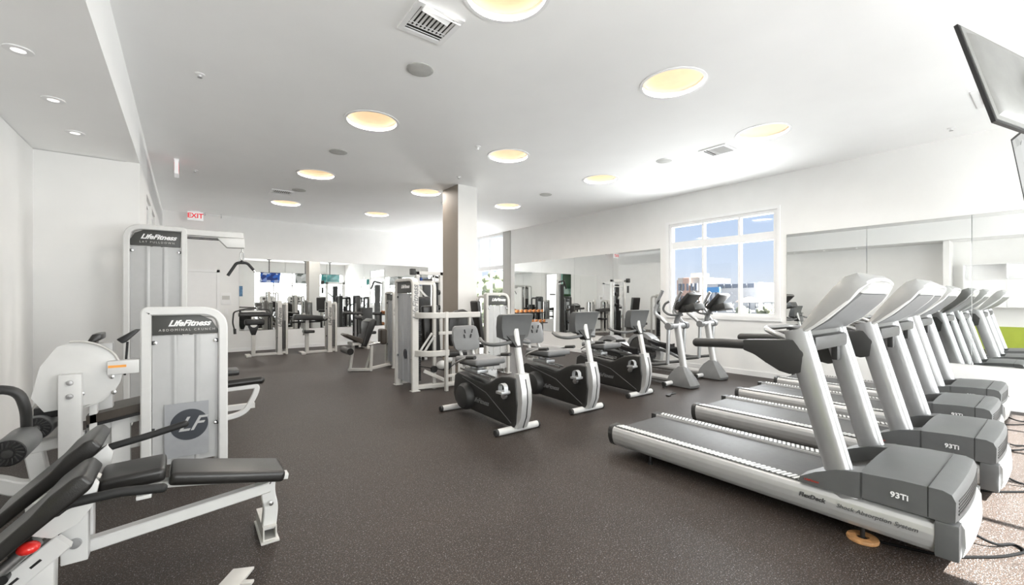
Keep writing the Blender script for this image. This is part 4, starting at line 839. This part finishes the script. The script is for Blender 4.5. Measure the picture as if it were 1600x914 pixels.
# machines along the back mirror
def curl_machine(x, y, xs, dx, lab, wide, kind):
    t = thing('arm_curl_machine', lab, 'gym machine', (x, y, 0), RN, 'arm machines in front of the back mirror')
    tower(t, -.16, .16, 1.31, rl=.02, rr=.03, hd=.10, sm='smoke', post=.05, logo=False, yb=.20)
    for o in children(t):
        if o.name.startswith('frame'): text('post_lettering', 'LifeFitness', .11, 'ink', o, (.1612, .05, .90), (PI / 2, -PI / 2, PI / 2), shear=.3, bold=.002)
    yb = xs - x                                            # local y of the station post
    obj('station_post', G().span((.06, yb - .04, 0), (.14, yb + .04, .86), .006), 'frame', t)
    obj('base_frame', G().span((.07, yb, 0), (.13, .02, .06), .005).span((-.08, yb - .16, 0), (.30, yb - .06, .05), .005), 'frame', t)
    if kind == 'press':
        obj('arm_pad', G().box((.1, yb + .03, .98), (.20, wide, .10), .03, rot=(.0, 0, 0), seg=3), 'vinyl', t); obj('top_board', G().box((.1, yb + .0, 1.055), (.22, wide * .72, .035), .008), 'white', t)
        obj('pad_lower', G().box((.1, yb + .02, .80), (.22, wide * .6, .14), .04, seg=3).prism([(yb - .12, .74), (yb + .12, .74), (yb + .04, .50), (yb - .04, .50)], 'yz', .05, .15, .01), 'black', t)
        obj('handle', G().tube([(.1, yb - wide / 2 - .04, .62), (.1, yb - wide / 2 - .08, .80), (.1, yb - wide / 2 - .06, 1.05), (.02, yb - wide / 2 + .2, 1.12), (.02, yb + wide / 2, 1.10), (.1, yb + wide / 2 + .06, .95), (.1, yb + wide / 2 - .02, .9)], .016, 8, .06).tube([(.1, yb - wide / 2 - .04, .66), (.1, yb - wide / 2 - .035, .54)], .03, 10), 'dgrey', t)
        obj('hub', G().lathe([(.07, -.03), (.07, .03)], (.17, yb, .75), 'x', 18), 'white', t)
    else:
        obj('arm_pad', G().prism([(yb - .32, .84), (yb - .28, .98), (yb + .34, .93), (yb + .36, .84), (yb + .2, .82)], 'yz', -.05, .25, .025, 3), 'vinyl', t)
        obj('seat', G().box((.12, yb + .03, .545), (.30, .24, .07), .025, seg=3), 'vinyl', t)
        obj('handle', G().tube([(.1, yb + .34, .88), (.1, yb + .42, .80), (.02, yb + .5, .84)], .02, 8, .03).tube([(.1, yb - .34, .78), (.1, yb + .34, .78)], .018, 8), 'dgrey', t)
        obj('lever', G().tube([(-.02, yb - .04, .45), (-.02, yb - .04, 1.0)], .03, 10), 'frame', t)
curl_machine(1.78, 11.8, 1.28, 0, 'arm machine with white-topped wide pad at the left end of the back mirror', .66, 'press')
curl_machine(2.88, 11.6, 2.40, 0, 'arm curl machine with small seat in front of the middle of the back mirror', .6, 'curl')
t = thing('chest_fly_machine', 'black padded machine with long horizontal bar right of the arm curl machine', 'gym machine', (3.75, 12.1, 0), RN)
tower(t, -.2, .2, 1.45, rl=.05, rr=.05, hd=.16, fm='dgrey', sm='panel', post=.05, hm='black', logo=False)
obj('roller_bar', G().tube([(.42, -.45, .98), (.42, .55, .94)], .04, 12), 'dgrey', t); obj('backrest', G().box((.36, .2, .80), (.2, .3, .62), .03, seg=3), 'vinyl', t); obj('seat', G().box((.5, .2, .44), (.32, .36, .08), .03, seg=3), 'vinyl', t)
obj('base_frame', G().span((.1, .15, 0), (.6, .25, .06), .005).span((.36, .16, .05), (.42, .24, .72)).span((.5, .17, .05), (.55, .23, .42)).span((.40, -.02, .05), (.44, .03, .95)), 'frame', t)

# tower right of the column
t = thing('seated_row_machine', 'pale weight machine with dark header and white shroud just right of the column', 'gym machine', (4.44, 6.2, 0))
tower(t, -.26, .26, 1.46, rl=.02, rr=.14, hd=.17, sm='panel', fm='frame', post=.05)
obj('chest_pad', G().box((-.36, .14, .95), (.08, .24, .74), .03, rot=(0, -.12, 0), seg=3), 'vinyl', t)
obj('seat', G().box((-.10, .62, .48), (.34, .34, .08), .03, seg=3), 'vinyl', t)
obj('base_frame', G().span((-.40, .1, 0), (-.32, .9, .06), .005).span((-.40, .12, .05), (-.35, .17, .80), .005).span((-.40, .60, 0), (.0, .68, .05), .005).span((-.13, .6, .05), (-.07, .66, .45)), 'frame', t)
# rack with dumbbells and a tall cable column, hidden by the column but seen in the side mirror
t = thing('dumbbell_rack', 'two-tier black dumbbell rack reflected in the side mirror', 'rack', (6.0, 12.0, 0))
obj('frame', G().span((-.95, -.2, 0), (-.88, .25, .05)).span((.88, -.2, 0), (.95, .25, .05)).span((-.93, .1, .05), (-.89, .2, .92)).span((.89, .1, .05), (.93, .2, .92)), 'black', t, False)
for z, y in ((.45, -.02), (.82, .1)): obj('shelf', G().span((-.93, y - .14, z), (.93, y + .14, z + .03), .004), 'black', t)
M['plate'] = mat('dumbbell_orange', (.55, .20, .06), .5, var=.3)
k = 0
D0 = None
for z, y in ((.48, -.02), (.85, .1)):
    for i in range(9):
        x = -.8 + i * .2
        if D0 is None:
            D0 = o = thing('dumbbell', '', 'dumbbell', (6.0 + x, 12.0 + y, z), group='dumbbells on the rack')
            for s in (-1, 1): obj('head', G().lathe([(.04, 0), (.055, .015), (.055, .055), (.04, .07)], (0, s * .05, .056), 'y', 8, s), 'plate', o)
            obj('handle', G().tube([(0, -.06, .056), (0, .06, .056)], .015, 10), 'chrome', o)
        else: o = copy_tree(D0); o.location = (6.0 + x, 12.0 + y, z)
        o['label'] = f'{"lower" if z < .6 else "upper"} shelf dumbbell, ' + ['at the left end', 'second from left', 'third from left', 'fourth from left', 'in the middle', 'fourth from right', 'third from right', 'second from right', 'at the right end'][i]
t = thing('cable_column', 'tall white cable column beside the dumbbell rack in the side mirror', 'gym machine', (5.75, 10.6, 0))
obj('upright', G().prism([(-.10, 0), (.10, 0), (.05, 2.0), (-.05, 2.0)], 'xz', 0, .1, .008), 'white', t); obj('weight_stack', G().span((-.32, .02, .1), (-.16, .16, 1.85)), 'dgrey', t)
obj('arm', G().tube([(0, .05, 1.9), (-.35, .05, 1.98), (-.45, .05, 1.7)], .03, 10, .06).tube([(.05, .05, 1.5), (.3, .05, 1.5)], .02, 8), 'dgrey', t); obj('base', G().span((-.4, -.3, 0), (.3, .4, .05), .006), 'white', t)
